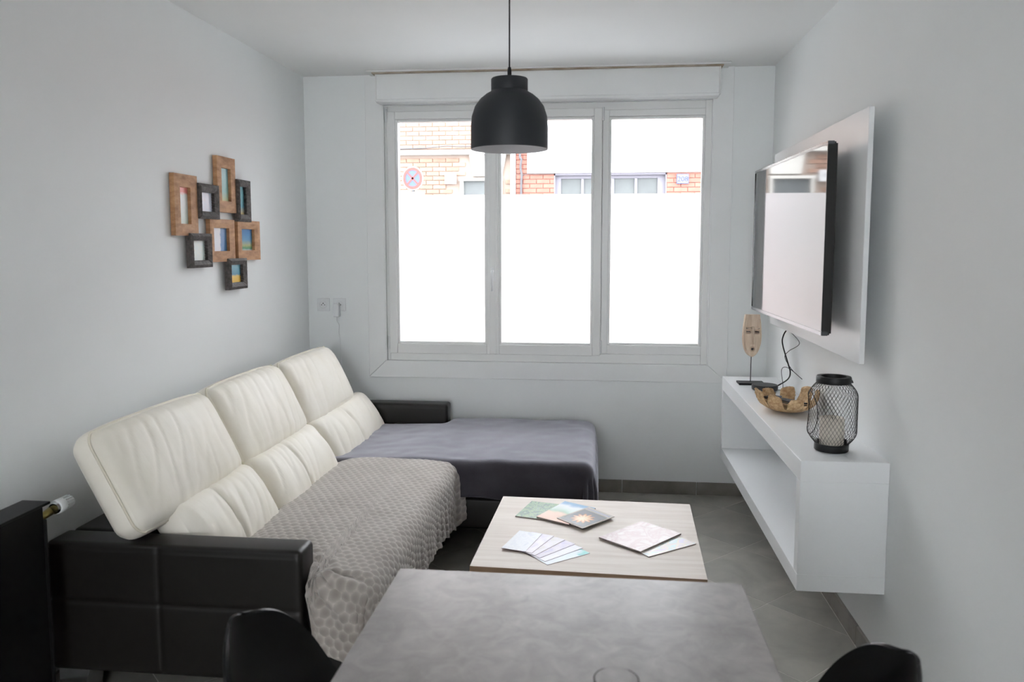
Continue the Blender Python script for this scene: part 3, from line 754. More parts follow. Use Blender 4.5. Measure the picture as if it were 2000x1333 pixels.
# printed covers
def cover(name,ramp,scale=3.0,dist=1.5,kind='noise',base_rough=0.3,rot=0.0):
    m=bpy.data.materials.new(name); m.use_nodes=True; N=m.node_tree.nodes; L=m.node_tree.links; b=N['Principled BSDF']; b.inputs['Roughness'].default_value=base_rough
    tc=N.new('ShaderNodeTexCoord'); mp=N.new('ShaderNodeMapping'); L.new(tc.outputs['UV'],mp.inputs[0]); mp.inputs['Rotation'].default_value=(0,0,rot)
    r=N.new('ShaderNodeValToRGB'); els=r.color_ramp.elements
    while len(els)>1: els.remove(els[-1])
    els[0].position=ramp[0][0]; els[0].color=(*lin(ramp[0][1]),1)
    for p_,c_ in ramp[1:]:
        e=els.new(p_); e.color=(*lin(c_),1)
    if kind=='noise':
        t=N.new('ShaderNodeTexNoise'); t.inputs['Scale'].default_value=scale; t.inputs['Distortion'].default_value=dist; t.inputs['Detail'].default_value=4
        L.new(mp.outputs[0],t.inputs[0]); L.new(t.outputs[0],r.inputs[0])
    elif kind=='bands':
        sx=N.new('ShaderNodeSeparateXYZ'); L.new(mp.outputs[0],sx.inputs[0])
        t=N.new('ShaderNodeTexNoise'); t.inputs['Scale'].default_value=scale; L.new(mp.outputs[0],t.inputs[0])
        ma=N.new('ShaderNodeMath'); ma.operation='MULTIPLY_ADD'; ma.inputs[1].default_value=dist; L.new(t.outputs[0],ma.inputs[0]); L.new(sx.outputs['Y'],ma.inputs[2]); 
        mb=N.new('ShaderNodeMath'); mb.operation='SUBTRACT'; mb.inputs[1].default_value=dist*0.5; L.new(ma.outputs[0],mb.inputs[0]); L.new(mb.outputs[0],r.inputs[0])
    elif kind=='burst':
        vm=N.new('ShaderNodeVectorMath'); vm.operation='SUBTRACT'; vm.inputs[1].default_value=(0.5,0.46,0); L.new(tc.outputs['UV'],vm.inputs[0])
        ln=N.new('ShaderNodeVectorMath'); ln.operation='LENGTH'; L.new(vm.outputs[0],ln.inputs[0])
        sx=N.new('ShaderNodeSeparateXYZ'); L.new(vm.outputs[0],sx.inputs[0])
        at=N.new('ShaderNodeMath'); at.operation='ARCTAN2'; L.new(sx.outputs['Y'],at.inputs[0]); L.new(sx.outputs['X'],at.inputs[1])
        mu=N.new('ShaderNodeMath'); mu.operation='MULTIPLY'; mu.inputs[1].default_value=11; L.new(at.outputs[0],mu.inputs[0])
        si=N.new('ShaderNodeMath'); si.operation='SINE'; L.new(mu.outputs[0],si.inputs[0])
        ma=N.new('ShaderNodeMath'); ma.operation='MULTIPLY_ADD'; ma.inputs[1].default_value=0.06; L.new(si.outputs[0],ma.inputs[0]); L.new(ln.outputs['Value'],ma.inputs[2])
        L.new(ma.outputs[0],r.inputs[0])
    L.new(r.outputs[0],b.inputs['Base Color'])
    return m
def mag(name,Q,z0,z1,mt,ms,label,cat,group):
    c=(sum(q[0] for q in Q)/4,sum(q[1] for q in Q)/4)
    o=slab(name,[(x-c[0],y-c[1]) for x,y in Q],0,z1-z0,mt,ms); o.location=(c[0],c[1],z0); tag(o,label,cat,group); return o
ZB=0.3825
GM='magazines and booklets on the coffee table'
c1=cover('cover_green',[(0.3,(86,102,104)),(0.45,(92,132,110)),(0.52,(150,176,132)),(0.6,(104,146,118)),(0.72,(168,182,176))],5,2.2)
mag('magazine',[(1.453,-1.591),(1.540,-1.612),(1.592,-1.412),(1.504,-1.395)][:1]+[(1.600,-1.630),(1.650,-1.430),(1.504,-1.395)],ZB,ZB+0.004,c1,DARKEDGE,'green patterned magazine at the back, furthest left of the overlapping three','magazine',GM)
c2=cover('cover_landscape',[(0.0,(228,184,160)),(0.38,(232,196,172)),(0.46,(150,186,160)),(0.6,(206,222,216)),(0.78,(226,232,236)),(0.9,(120,168,204)),(1.0,(110,160,200))],3,0.25,'bands')
mag('magazine',[(1.542,-1.605),(1.675,-1.682),(1.780,-1.475),(1.648,-1.398)],ZB+0.0042,ZB+0.0095,c2,DARKEDGE,'thick magazine with blue and peach landscape cover, lying between two others','magazine',GM)
c3=cover('cover_burst',[(0.0,(250,236,210)),(0.16,(244,216,180)),(0.26,(226,160,110)),(0.33,(110,112,116)),(1.0,(96,106,112))],3,0.25,'burst')
m3=mag('magazine',[(1.625,-1.620),(1.730,-1.730),(1.857,-1.578),(1.752,-1.468)],ZB+0.0097,ZB+0.0118,PAGES,DARKEDGE,'grey booklet with white border and orange burst, on top of the three','magazine',GM)
ql=[(1.625,-1.620),(1.730,-1.730),(1.857,-1.578),(1.752,-1.468)]
def bil(Q,u,v): 
    return tuple((1-u)*(1-v)*Q[0][k]+u*(1-v)*Q[1][k]+u*v*Q[2][k]+(1-u)*v*Q[3][k] for k in (0,1))
cc=(sum(q[0] for q in ql)/4,sum(q[1] for q in ql)/4)
def inset(parent,Q,c,u0,u1,v0,v1,zl,m,name):
    q=[bil(Q,u,v) for u,v in ((u0,v0),(u1,v0),(u1,v1),(u0,v1))]; o=slab(name,[(x-c[0],y-c[1]) for x,y in q],zl,zl+0.0002,m,m,parent); return o
inset(m3,ql,cc,0.06,0.94,0.06,0.82,0.0021,c3,'cover_picture')
inset(m3,ql,cc,0.06,0.94,0.87,0.93,0.0021,mat('booklet_bar',(170,172,186),0.4),'title_bar')
# fan of leaflets
tc_=[[(0.2,(206,212,226)),(0.5,(226,230,236)),(0.8,(214,218,230))],[(0.2,(206,200,224)),(0.6,(226,222,228))],[(0.2,(200,196,190)),(0.6,(216,212,226))],[(0.2,(176,170,210)),(0.6,(208,200,214))],[(0.2,(222,222,236)),(0.7,(230,232,240))],[(0.3,(222,232,240)),(0.75,(206,224,234)),(0.9,(96,196,196))]]
L0=[((1.440,-1.947),(1.530,-1.973)),]
edges=[((1.530,-1.973),(1.579,-1.788)),((1.554,-1.981),(1.620,-1.815)),((1.567,-1.999),(1.664,-1.843)),((1.586,-2.017),(1.703,-1.876)),((1.606,-2.044),(1.735,-1.905)),((1.616,-2.070),(1.762,-1.948))]
labs=['pale blue-white leaflet lying uppermost at the left end of the fan','second leaflet of the fan from its left end, lilac stripe showing','third leaflet of the fan, cream strip showing','fourth leaflet of the fan, with violet strip showing','fifth leaflet of the fan, white strip, above the teal-cornered one','bottom leaflet of the fan, white with a teal corner']
for i,(pa,pb) in enumerate(edges):
    a=Vector(pa); b=Vector(pb); d=(b-a).normalized(); n=Vector((-d.y,d.x)); wd=0.094; ln=0.19
    Q4=[tuple(a+n*wd),tuple(a),tuple(a+d*ln),tuple(a+n*wd+d*ln)]
    z0=ZB+0.0012*(5-i)+0.0002
    cm=cover('leaflet_%d'%i,tc_[i],4,0.8,'noise' if i<5 else 'bands')
    mag('leaflet',Q4,z0,z0+0.0010,cm,PINK,labs[i],'leaflet','leaflets fanned out on the coffee table')
c5=cover('cover_blossom',[(0.25,(238,228,226)),(0.42,(228,214,212)),(0.5,(212,190,190)),(0.56,(228,216,214)),(0.7,(240,232,228))],3,1.2,rot=0.6)
c6=cover('cover_pastel',[(0.3,(216,210,230)),(0.5,(232,222,210)),(0.6,(206,226,226)),(0.7,(226,232,238))],4,1)
mag('magazine',[(1.905,-1.880),(1.971,-1.962),(2.154,-1.817),(2.085,-1.735)],ZB,ZB+0.003,c6,DARKEDGE,'pale pastel brochure half hidden under the blossom book','brochure',GM)
mag('book',[(1.794,-1.807),(1.943,-1.933),(2.107,-1.733),(1.965,-1.612)],ZB+0.0035,ZB+0.0095,c5,DARKEDGE,'large pale book with pink blossom cover, right on coffee table','book',GM)

# ================================================================== dining table & glass
dt=thing('dining_table',(1.72,-3.6,0),'long dining table with grey stone-look top in the foreground','table')
bm=bmesh.new(); bx(bm,1.335,2.105,-4.25,-3.008,0.728,0.75,0.0015,1); bm_obj('tabletop',bm,CONC,dt)
boxes('apron',[(1.39,1.41,-4.18,-3.08,0.66,0.728),(2.03,2.05,-4.18,-3.08,0.66,0.728),(1.41,2.03,-3.10,-3.08,0.66,0.728),(1.41,2.03,-4.18,-4.16,0.66,0.728)],BLACKMETAL,dt)
for lx,ly in ((1.375,-3.065),(2.065,-3.065),(1.375,-4.195),(2.065,-4.195)): box('leg',lx-0.025,lx+0.025,ly-0.025,ly+0.025,0,0.728,BLACKMETAL,dt,0.003,1)
attach(dt)
gl=lathe('drinking_glass',[(0.0,0.0),(0.026,0.0),(0.027,0.003),(0.0345,0.09),(0.0335,0.0905),(0.0325,0.09),(0.0255,0.010),(0.0,0.009)],TUMB,None,48)
gl.location=(1.817,-3.588,0.7505); tag(gl,'clear drinking glass standing on the grey dining table','glass')

# ================================================================== chairs
def shell_chair(loc,ang,label):
    root=thing('dining_chair',loc,label,'chair','dining chairs either side of the grey table'); root.rotation_euler=(0,0,ang)
    # shell: local x = forward (towards table), y = sideways. profile param v 0(front lip)..1(top of back)
    prof=[(0.20,0.415),(0.185,0.435),(0.12,0.440),(0.02,0.425),(-0.08,0.425),(-0.145,0.455),(-0.175,0.505),(-0.193,0.585),(-0.212,0.675),(-0.224,0.738),(-0.231,0.776),(-0.234,0.795)]
    half=[0.17,0.20,0.225,0.235,0.235,0.232,0.230,0.220,0.185,0.140,0.092,0.030]
    sp=spline([(p[0],0,p[1]) for p in prof],5); hs=spline([(h_,0,0) for h_ in half],5)
    nU=24; V=[];F=[]
    for k,(p,hh) in enumerate(zip(sp,hs)):
        v=k/(len(sp)-1)
        for i in range(nU+1):
            u=-1+2*i/nU
            y=hh.x*u
            lift=0.055*abs(u)**2.6*sstep(0.02,0.3,v)*(1-sstep(0.45,0.7,v))
            fwd=0.075*abs(u)**2.2*sstep(0.35,0.62,v)*(hh.x/0.22)
            V.append((p.x+fwd,y,p.z+lift+0.008*(1-u*u)*sstep(0.85,1.0,v)))
    for k in range(len(sp)-1):
        for i in range(nU):
            a=k*(nU+1)+i; F.append((a,a+1,a+nU+2,a+nU+1))
    sh=link_mesh('shell_seat',V,F,SHELLM,root,True)
    md=sh.modifiers.new('thickness','SOLIDIFY'); md.thickness=0.006; md.offset=0; 
    bv=sh.modifiers.new('lip','BEVEL'); bv.width=0.0022; bv.segments=2; bv.limit_method='ANGLE'; bv.angle_limit=math.radians(50)
    for sx,sy in ((0.13,0.14),(0.13,-0.14),(-0.11,0.14),(-0.11,-0.14)):
        tube('leg',[(sx,sy,0.425),(sx*1.75,sy*1.5,0.0)],[0.016,0.010],BEECH,root,12)
    V,F=merge([tube_geo([(0.13,0.14,0.40),(-0.11,-0.14,0.40)],0.006),tube_geo([(0.13,-0.14,0.395),(-0.11,0.14,0.395)],0.006),tube_geo([(0.18,0.17,0.2),(-0.15,-0.17,0.2)],0.004),tube_geo([(0.18,-0.17,0.195),(-0.15,0.17,0.195)],0.004)])
    link_mesh('cross_brace',V,F,BLACKMETAL,root,True)
    return root
shell_chair((1.345,-3.385,0),0.0,'black moulded shell chair at the table, sofa side')
shell_chair((2.090,-3.395,0),PI,'black moulded shell chair at the table, floating cabinet side')

# ================================================================== pendant lamp
la=thing('pendant_lamp',(1.487,-2.1,2.5),'black dome pendant lamp with cream inside hanging from the ceiling','lamp')
pr=[(0.1265,1.806),(0.127,1.812),(0.1268,1.88),(0.1235,1.912),(0.113,1.944),(0.096,1.967),(0.078,1.982),(0.064,1.990),(0.0595,1.994),(0.0595,1.998)]
inn=[(r-0.003,z-0.001) for r,z in reversed(pr)]
lathe('lamp_shade',pr+[(0.02,1.999),(0.0,1.999)],LAMPM,la,64,(1.487,-2.1,0))
lathe('shade_lining',[(0.1255,1.8062)]+[(r-0.002,z+0.0005) for r,z in pr[1:-1]]+[(0.0,1.990)],LAMPIN,la,64,(1.487,-2.1,0))
lathe('shade_cap',[(0.058,1.994),(0.0600,1.996),(0.0600,2.031),(0.058,2.034),(0.0,2.036)],LAMPM,la,48,(1.487,-2.1,0))
lathe('bulb_socket',[(0.0,1.90),(0.018,1.90),(0.02,1.99)],PLAST,la,20,(1.487,-2.1,0))
lathe('cord_grip',[(0.007,2.034),(0.0065,2.06),(0.005,2.07),(0.0,2.071)],CORD,la,14,(1.487,-2.1,0))
tube('cord',[(1.487,-2.1,2.06),(1.487,-2.1,2.48)],0.0025,CORD,la,8)
lathe('ceiling_rose',[(0.0,2.47),(0.045,2.472),(0.05,2.48),(0.05,2.5)],LAMPM,la,32,(1.487,-2.1,0))
attach(la)

# ================================================================== TV, panel, cabinet
pn=box('wall_panel',2.682,2.700,-1.90,-0.44,1.08,1.958,LACQ,None,0.0015,1); tag(pn,'large white panel mounted behind the television','panel')
sp_=boxes('spacer',[(2.700,2.761,-1.40,-1.34,1.15,1.88),(2.700,2.761,-0.66,-0.60,1.15,1.88)],PLASTG,pn)
tv=thing('television',(2.62,-1.15,1.5),'large flat television with reflecting black screen over the floating cabinet','television')
# screen plane slightly rotated: near x 2.595, far x 2.568
def tvp(y): return 2.595-(y+1.752)*(-0.027/1.205)*-1
def tvq(name,y0,y1,z0,z1,d0,d1,m,parent,bev=0):
    xa=2.595+( -0.027)*((y0+1.752)/1.205); xb=2.595+(-0.027)*((y1+1.752)/1.205)
    V=[(xa+d0,y0,z0),(xb+d0,y1,z0),(xb+d0,y1,z1),(xa+d0,y0,z1),(xa+d1,y0,z0),(xb+d1,y1,z0),(xb+d1,y1,z1),(xa+d1,y0,z1)]
    o=link_mesh(name,V,[(0,3,2,1),(4,5,6,7),(0,1,5,4),(1,2,6,5),(2,3,7,6),(3,0,4,7)],m,parent)
    bm=bmesh.new(); bm.from_mesh(o.data); bmesh.ops.recalc_face_normals(bm,faces=bm.faces)
    if bev: bmesh.ops.bevel(bm,geom=list(bm.edges),offset=bev,segments=2,affect='EDGES')
    bm.to_mesh(o.data); bm.free(); return o
Y0,Y1,Z0,Z1=-1.752,-0.547,1.162,1.864
tvq('screen',Y0+0.008,Y1-0.008,Z0+0.016,Z1-0.012,-0.0005,0.01,SCREEN,tv)
for (a,b,c,d) in ((Y0,Y1,Z0,Z0+0.016),(Y0,Y1,Z1-0.012,Z1)): tvq('bezel',a,b,c,d,-0.003,0.022,TVEDGE,tv,0.002)
for (a,b,c,d) in ((Y0,Y0+0.008,Z0+0.016,Z1-0.012),(Y1-0.008,Y1,Z0+0.016,Z1-0.012)): tvq('bezel',a,b,c,d,-0.003,0.022,TVBLACK,tv,0.001)
tvq('back_case',Y0+0.002,Y1-0.002,Z0+0.002,Z1-0.002,0.012,0.034,TVBLACK,tv,0.006)
tvq('back_case',Y0+0.10,Y1-0.10,Z0+0.06,Z1-0.12,0.03,0.062,TVBLACK,tv,0.01)
boxes('wall_bracket',[(2.625,2.6815,-1.35,-1.32,1.3,1.75),(2.625,2.6815,-0.98,-0.95,1.3,1.75)],BLACKMETAL,tv)
attach(tv)
cb_=thing('floating_cabinet',(2.6,-1.14,0.3),'white open-fronted floating cabinet on the wall below the television','cabinet')
X0=2.471; ya,yb=-2.011,-0.267; z0,z1=0.305,0.764; T1=0.072; T2=0.05
def part(n,*a): box(n,*a,LACQ,cb_,0.0012,1)
part('top_panel',X0,W-0.0005,ya,yb,z1-T1,z1)
part('bottom_panel',X0,W-0.0005,ya,yb,z0,z0+0.06)
part('side_panel',X0+0.0003,W-0.0005,ya,ya+T2,z0+0.06,z1-T1)
part('side_panel',X0+0.0003,W-0.0005,yb-0.035,yb,z0+0.06,z1-T1)
part('back_panel',W-0.012,W-0.0005,ya+T2,yb-0.035,z0+0.06,z1-T1)
attach(cb_)
# mask
mk=thing('carved_mask',(2.583,-0.49,0.764),'pale carved wooden face mask on a thin black stand','mask')
box('stand_base',2.515,2.648,-0.545,-0.455,0.7645,0.774,BLACKMETAL,mk,0.001,1)
tube('stand_rod',[(2.583,-0.483,0.774),(2.583,-0.487,0.93)],0.0022,BLACKMETAL,mk,8)
def maskmesh():
    nu,nv=48,80; V=[];F=[]
    def hw(v): # half width by height 0(chin)..1(top)
        return 0.049*math.sqrt(max(0,1-((1-v)**1.0-0.55)**2/0.3025)) if v<0.45 else 0.049-0.011*((v-0.45)/0.55)**2.0
    for side in (1,-1):
        for k in range(nv+1):
            v=k/nv; z=0.908+0.222*v; h_=hw(max(v,0.0001)) if v>0 else 0.0
            if v<0.45: h_=0.049*math.sin(math.acos(max(-1,min(1,(0.45-v)/0.45))))
            for i in range(nu+1):
                u=-1+2*i/nu; x=2.583+u*h_; 
                if side==1:
                    d=0.020*(1-u*u)**0.5
                    X=u*h_; Z=v
                    d+=0.016*math.exp(-(X/0.006)**2)*(0.30<v<0.72)          # nose
                    for ex in (-0.022,0.022):
                        q=((X-ex)/0.014)**2+((Z-0.60)/0.05)**2; d+=(-0.011 if q<1 else 0)
                        if abs(Z-0.60)<0.01 and abs(X-ex)<0.010: d+=0.009
                        if abs(Z-0.685)<0.012 and abs(X-ex)<0.015: d+=0.008
                    mm=math.hypot(X/0.013,(Z-0.19)/0.065); d+=(0.010 if 0.55<mm<1 else (-0.006 if mm<=0.55 else 0))
                    if 0.78<abs(u)<0.86 and 0.15<v<0.9: d-=0.003
                    V.append((x,-0.492-d,z))
                else: V.append((x,-0.482,z))
    n=(nu+1)*(nv+1)
    for s_ in (0,1):
        for k in range(nv):
            for i in range(nu):
                a=s_*n+k*(nu+1)+i; q=(a,a+1,a+nu+2,a+nu+1); F.append(q if s_==0 else q[::-1])
    # rim
    ring=[i for i in range(nu+1)]+[k*(nu+1)+nu for k in range(1,nv+1)]+[nv*(nu+1)+i for i in range(nu-1,-1,-1)]+[k*(nu+1) for k in range(nv-1,0,-1)]
    for i in range(len(ring)):
        a=ring[i]; b=ring[(i+1)%len(ring)]; F.append((b,a,a+n,b+n))
    return V,F
V,F=maskmesh(); link_mesh('mask_face',V,F,MASKW,mk,False)
for ex in (-0.022,0.022):
    boxes('eye_shade',[(2.583+ex-0.010,2.583+ex+0.010,-0.5135,-0.505,1.0385,1.0425),(2.583+ex-0.012,2.583+ex+0.012,-0.5165,-0.508,1.0565,1.0590)],HOLEM,mk)  # dark bars painting the shade of the carved eyes and brows
lathe('mouth_shade',[(0.0,-0.002),(0.0055,-0.002),(0.0065,0.0),(0.0055,0.006)],HOLEM,mk,20,(2.583,-0.509,0.950),'y')  # dark plug painting the shade inside the carved mouth
attach(mk)
# puck
pk=thing('media_box',(2.617,-0.67,0.764),'round black media box behind the bowl with cables going up','box')
lathe('body',[(0.0,0.0),(0.056,0.0),(0.062,0.004),(0.064,0.012),(0.064,0.024),(0.061,0.029),(0.0,0.030)],mat('soft_black_plastic',(30,32,35),0.4),pk,48,(2.617,-0.68,0.7645))
attach(pk)
c_a=spline([(2.665,-0.655,0.775),(2.70,-0.63,0.785),(2.72,-0.72,0.83),(2.72,-0.76,0.87),(2.715,-0.73,0.91),(2.715,-0.60,0.99),(2.715,-0.62,1.04),(2.72,-0.73,1.12),(2.655,-0.85,1.25)],6)
c_b=spline([(2.66,-0.665,0.770),(2.70,-0.70,0.778),(2.71,-0.62,0.86),(2.72,-0.72,0.885),(2.735,-0.93,0.865),(2.725,-0.77,0.885),(2.715,-0.66,0.93),(2.72,-0.72,0.97),(2.73,-0.88,1.03),(2.72,-0.68,1.075),(2.72,-0.62,1.10),(2.655,-0.66,1.25)],6)
o=tube('cable',c_a,0.0033,CORD,None,8); tag(o,'thicker black cable running from television down to round media box','cable','cables under the television')
o=tube('cable',c_b,0.0016,CORD,None,6); tag(o,'thin looping black cable beside the thicker one under the television','cable','cables under the television')
# bowl
bo=thing('woven_bowl',(2.612,-1.17,0.764),'woven seagrass bowl with petal rim on the floating cabinet','bowl')
def bowlmesh():
    V=[];F=[]; np_=9; nu=9*14; nv=16
    for j in range(nu+1):
        a=2*PI*j/nu+0.25; ph=(a-0.25)/(2*PI)*np_; fr=ph-math.floor(ph)
        pet=math.sin(fr*PI)**0.22
        for k in range(nv+1):
            v=k/nv
            gapw=max(0,(v-0.45)/0.55)
            a2=a+ (fr-0.5)*(-0.16)*gapw*1.3
            R=0.045+0.103*math.sin(min(1,v)*PI/2*0.95)
            if v>0.45: R=0.045+0.103*math.sin(v*PI/2*0.95)*(1-0.10*(1-pet)*gapw)
            z=0.003+0.075*v**2.0*(1+0.15*math.sin(a*2+1))-0.020*(1-pet)*gapw
            rip=0.0022*math.sin(v*nv*PI*0.9)+0.0012*math.sin(j*PI*0.66)
            V.append((2.612+(R+rip)*math.cos(a2)*0.88, -1.17+(R+rip)*math.sin(a2)*1.02, 0.771+z+rip*0.5))
    for j in range(nu):
        if (j%14)==13 or False:
            rng=range(int(nv*0.45))
        else: rng=range(nv)
        for k in rng:
            a=j*(nv+1)+k; F.append((a,a+nv+1,a+nv+2,a+1))
    # bottom
    c=len(V); V.append((2.612,-1.17,0.772))
    for j in range(nu): F.append((c,(j+1)*(nv+1),j*(nv+1)))
    return V,F
V,F=bowlmesh(); b_=link_mesh('bowl_weave',V,F,SEAG,bo,True); md=b_.modifiers.new('thickness','SOLIDIFY'); md.thickness=0.006; md.offset=1
# rim coil & loop
attach(bo)
def remote(name,c,ang,l,wd,h_,m,label,cat,tilt=0.0,btn=True):
    r=thing(name,c,label,cat,'devices lying in the woven bowl'); r.rotation_euler=(tilt,0,ang)
    bm=bmesh.new(); bx(bm,-wd/2,wd/2,-l/2,l/2,0,h_,0.003,2); bm_obj('body',bm,m,r)
    bm=bmesh.new(); bx(bm,-wd/2-0.0008,wd/2+0.0008,-l/2-0.0008,l/2+0.0008,h_*0.35,h_*0.6,0,1); bm_obj('edge_band',bm,STEEL,r)
    if btn:
        L_=[]
        for i in range(7):
            for j in range(3): L_.append((-wd*0.32+j*wd*0.25,-wd*0.32+j*wd*0.25+wd*0.14,-l*0.42+i*l*0.115,-l*0.42+i*l*0.115+l*0.05,h_,h_+0.0012))
        boxes('buttons',L_,PLASTG,r)
    return r
remote('remote_control',(2.628,-1.20,0.800),0.35,0.17,0.046,0.014,REMOTE,'black remote control with silver edge lying on top in the bowl','remote control',-0.06)
remote('remote_control',(2.60,-1.10,0.793),0.9,0.14,0.040,0.012,REMOTE,'shorter dark remote lying beneath the silver-edged one in the bowl','remote control',0.03)
remote('phone',(2.572,-1.13,0.806),-0.35,0.085,0.048,0.006,REMBLUE,'small blue glossy device in the woven bowl','device',0.1,False)
# lantern
LX,LY,LZ=2.614,-1.853,0.7645
ln=thing('candle_lantern',(LX,LY,LZ),'black wire mesh lantern standing at near end of the floating cabinet','lantern')
lathe('base_ring',[(0.0,0.0),(0.056,0.0),(0.058,0.003),(0.058,0.024),(0.056,0.026),(0.052,0.026),(0.052,0.006),(0.0,0.006)],BLACKMETAL,ln,48,(LX,LY,LZ))
lathe('top_collar',[(0.043,0.242),(0.058,0.242),(0.059,0.245),(0.059,0.263),(0.057,0.266),(0.043,0.266)],BLACKMETAL,ln,48,(LX,LY,LZ),closed=True)
def lprof(t): # t 0..1 bottom->top
    z=0.024+t*(0.243-0.024)
    r=0.0825
    if t<0.22: r=0.055+0.0275*math.sin(t/0.22*PI/2)
    if t>0.78: r=0.056+0.0265*math.sin((1-t)/0.22*PI/2)
    return r,z
def in_hole(a,z):
    da=(a-PI*1.02+PI)%(2*PI)-PI
    return (da/0.62)**2+((z-0.135)/0.078)**2<1
parts=[]
nw=40
for sgn in (1,-1):
    for i in range(nw):
        seg=[]
        for k in range(37):
            t=k/36; r,z=lprof(t); a=(2*PI*i/nw+sgn*t*1.55)%(2*PI)
            if in_hole(a,z):
                if len(seg)>1: parts.append(tube_geo(seg,0.00062,4,caps=False))
                seg=[]; continue
            seg.append((LX+r*math.cos(a),LY+r*math.sin(a),LZ+z))
        if len(seg)>1: parts.append(tube_geo(seg,0.00062,4,caps=False))
V,F=merge(parts); o=link_mesh('wire_mesh',V,F,BLACKMETAL,ln,True); o['kind']='stuff'
hp=[]
for k in range(48):
    b=2*PI*k/48; a=PI*1.02+0.62*math.cos(b); z=0.135+0.078*math.sin(b); t=(z-0.024)/(0.219); r,_=lprof(t)
    hp.append((LX+(r+0.0005)*math.cos(a),LY+(r+0.0005)*math.sin(a),LZ+z))
tube('opening_ring',hp,0.0016,BLACKMETAL,ln,6,True)
boxes('candle_clip',[(LX-0.05,LX-0.044,LY-0.006,LY+0.006,LZ+0.006,LZ+0.04),(LX+0.044,LX+0.05,LY-0.006,LY+0.006,LZ+0.006,LZ+0.04)],BLACKMETAL,ln)
tube('handle',[(LX-0.06*0+0.055,LY-0.02,LZ+0.255),(LX+0.063,LY-0.005,LZ+0.245),(LX+0.060,LY+0.02,LZ+0.25)],0.003,BLACKMETAL,ln,6)
attach(ln)
ca=lathe('candle',[(0.0,0.0),(0.041,0.0),(0.0415,0.004),(0.0415,0.108),(0.038,0.112),(0.030,0.106),(0.0,0.103)],CANDLE,None,40)
ca.location=(LX,LY,LZ+0.0065); tag(ca,'thick cream pillar candle inside the wire lantern','candle')
tube('wick',[(0,0,0.103),(0.001,0,0.112)],0.001,CORD,ca,5)

# ================================================================== sockets
def socket(x0,z0,label):
    r=thing('wall_socket',(x0+0.04,0,z0+0.04),label,'socket','sockets beside the window')
    bm=bmesh.new(); bx(bm,x0,x0+0.08,-0.009,0,z0,z0+0.08,0.003,2); bm_obj('cover_plate',bm,PLAST,r)
    cx,cz=x0+0.04,z0+0.04
    lathe('socket_ring',[(0.0215,-0.0095),(0.0235,-0.0115),(0.0235,-0.008),(0.0215,-0.008)],PLAST,r,28,(cx,0,cz),'y',True)
    lathe('socket_well',[(0.0,-0.010),(0.0205,-0.010),(0.0205,-0.009),(0.0,-0.009)],PLAST,r,28,(cx,0,cz),'y')
    boxes('contact_hole',[(cx-0.012,cx-0.007,-0.0115,-0.0094,cz-0.003,cz+0.002),(cx+0.007,cx+0.012,-0.0115,-0.0094,cz-0.003,cz+0.002),(cx-0.003,cx+0.003,-0.013,-0.0094,cz+0.006,cz+0.012)],HOLEM,r)
    attach(r); return r
socket(0.056,1.084,'white wall socket with nothing plugged in, next to the corner')
socket(0.158,1.085,'white wall socket with a charger plugged into it')
ch=thing('charger',(0.19,-0.03,1.11),'small white plug-in charger with thin cord hanging behind the sofa','charger')
bm=bmesh.new(); bx(bm,0.172,0.206,-0.055,-0.012,1.052,1.135,0.005,3); bm_obj('body',bm,PLAST,ch)
tube('cord',spline([(0.188,-0.03,1.052),(0.184,-0.025,1.03),(0.196,-0.015,1.0),(0.192,-0.012,0.95),(0.203,-0.012,0.88),(0.203,-0.012,0.6)],6),0.0022,PLAST,ch,6)
attach(ch)

# ================================================================== picture frames
PAL={'A':[(0.0,(214,232,222)),(0.6,(232,238,238)),(0.78,(232,238,236)),(0.86,(240,150,148)),(1.0,(240,160,150))],
'B':[(0.0,(232,220,228)),(0.5,(222,226,240)),(1.0,(206,222,236))],
'C':[(0.0,(196,196,140)),(0.3,(150,196,192)),(0.7,(160,202,204)),(1.0,(150,190,196))],
'D':[(0.0,(212,180,110)),(0.3,(110,170,186)),(0.7,(120,180,190)),(1.0,(110,160,170))],
'E':[(0.0,(222,230,240)),(0.55,(230,234,240)),(0.62,(90,140,186)),(1.0,(80,130,180))],
'F':[(0.0,(210,226,230)),(0.12,(70,140,100)),(0.25,(170,180,130)),(0.5,(90,150,190)),(1.0,(60,120,180))],
'G':[(0.0,(214,232,236)),(0.6,(222,236,230)),(1.0,(236,222,206))],
'H':[(0.0,(236,190,70)),(0.35,(236,200,100)),(0.45,(90,150,170)),(1.0,(120,180,196))]}
FR={'A':(-1.573,-1.381,1.532,1.792,'o','tall brown wood frame at the left end of the wall group, pink-topped picture'),
'B':(-1.383,-1.195,1.609,1.764,'d','dark carved small frame with blank pale picture, between two brown frames'),
'C':(-1.190,-1.005,1.645,1.905,'o','tallest-hung brown wood frame with pale green picture, topmost of the wall group'),
'D':(-1.004,-0.858,1.606,1.811,'d','narrow dark carved frame with teal picture, nearest window in the top row'),
'E':(-1.275,-1.030,1.413,1.612,'o','square-ish brown frame with half white half blue picture, centre of the wall group'),
'F':(-0.995,-0.741,1.416,1.613,'o','brown wood frame with blue picture, nearest the window in the lower row'),
'G':(-1.470,-1.280,1.392,1.543,'d','dark carved small frame with pale mint picture, low left of the wall group'),
'H':(-1.122,-0.925,1.277,1.427,'d','dark carved small frame with yellow and blue picture, lowest of the wall group')}
INN={'A':(-1.527,-1.440,1.582,1.738),'B':(-1.359,-1.238,1.642,1.727),'C':(-1.148,-1.053,1.699,1.853),'D':(-0.978,-0.902,1.642,1.778),'E':(-1.240,-1.087,1.463,1.571),'F':(-0.953,-0.807,1.465,1.571),'G':(-1.444,-1.318,1.424,1.511),'H':(-1.093,-0.966,1.310,1.396)}
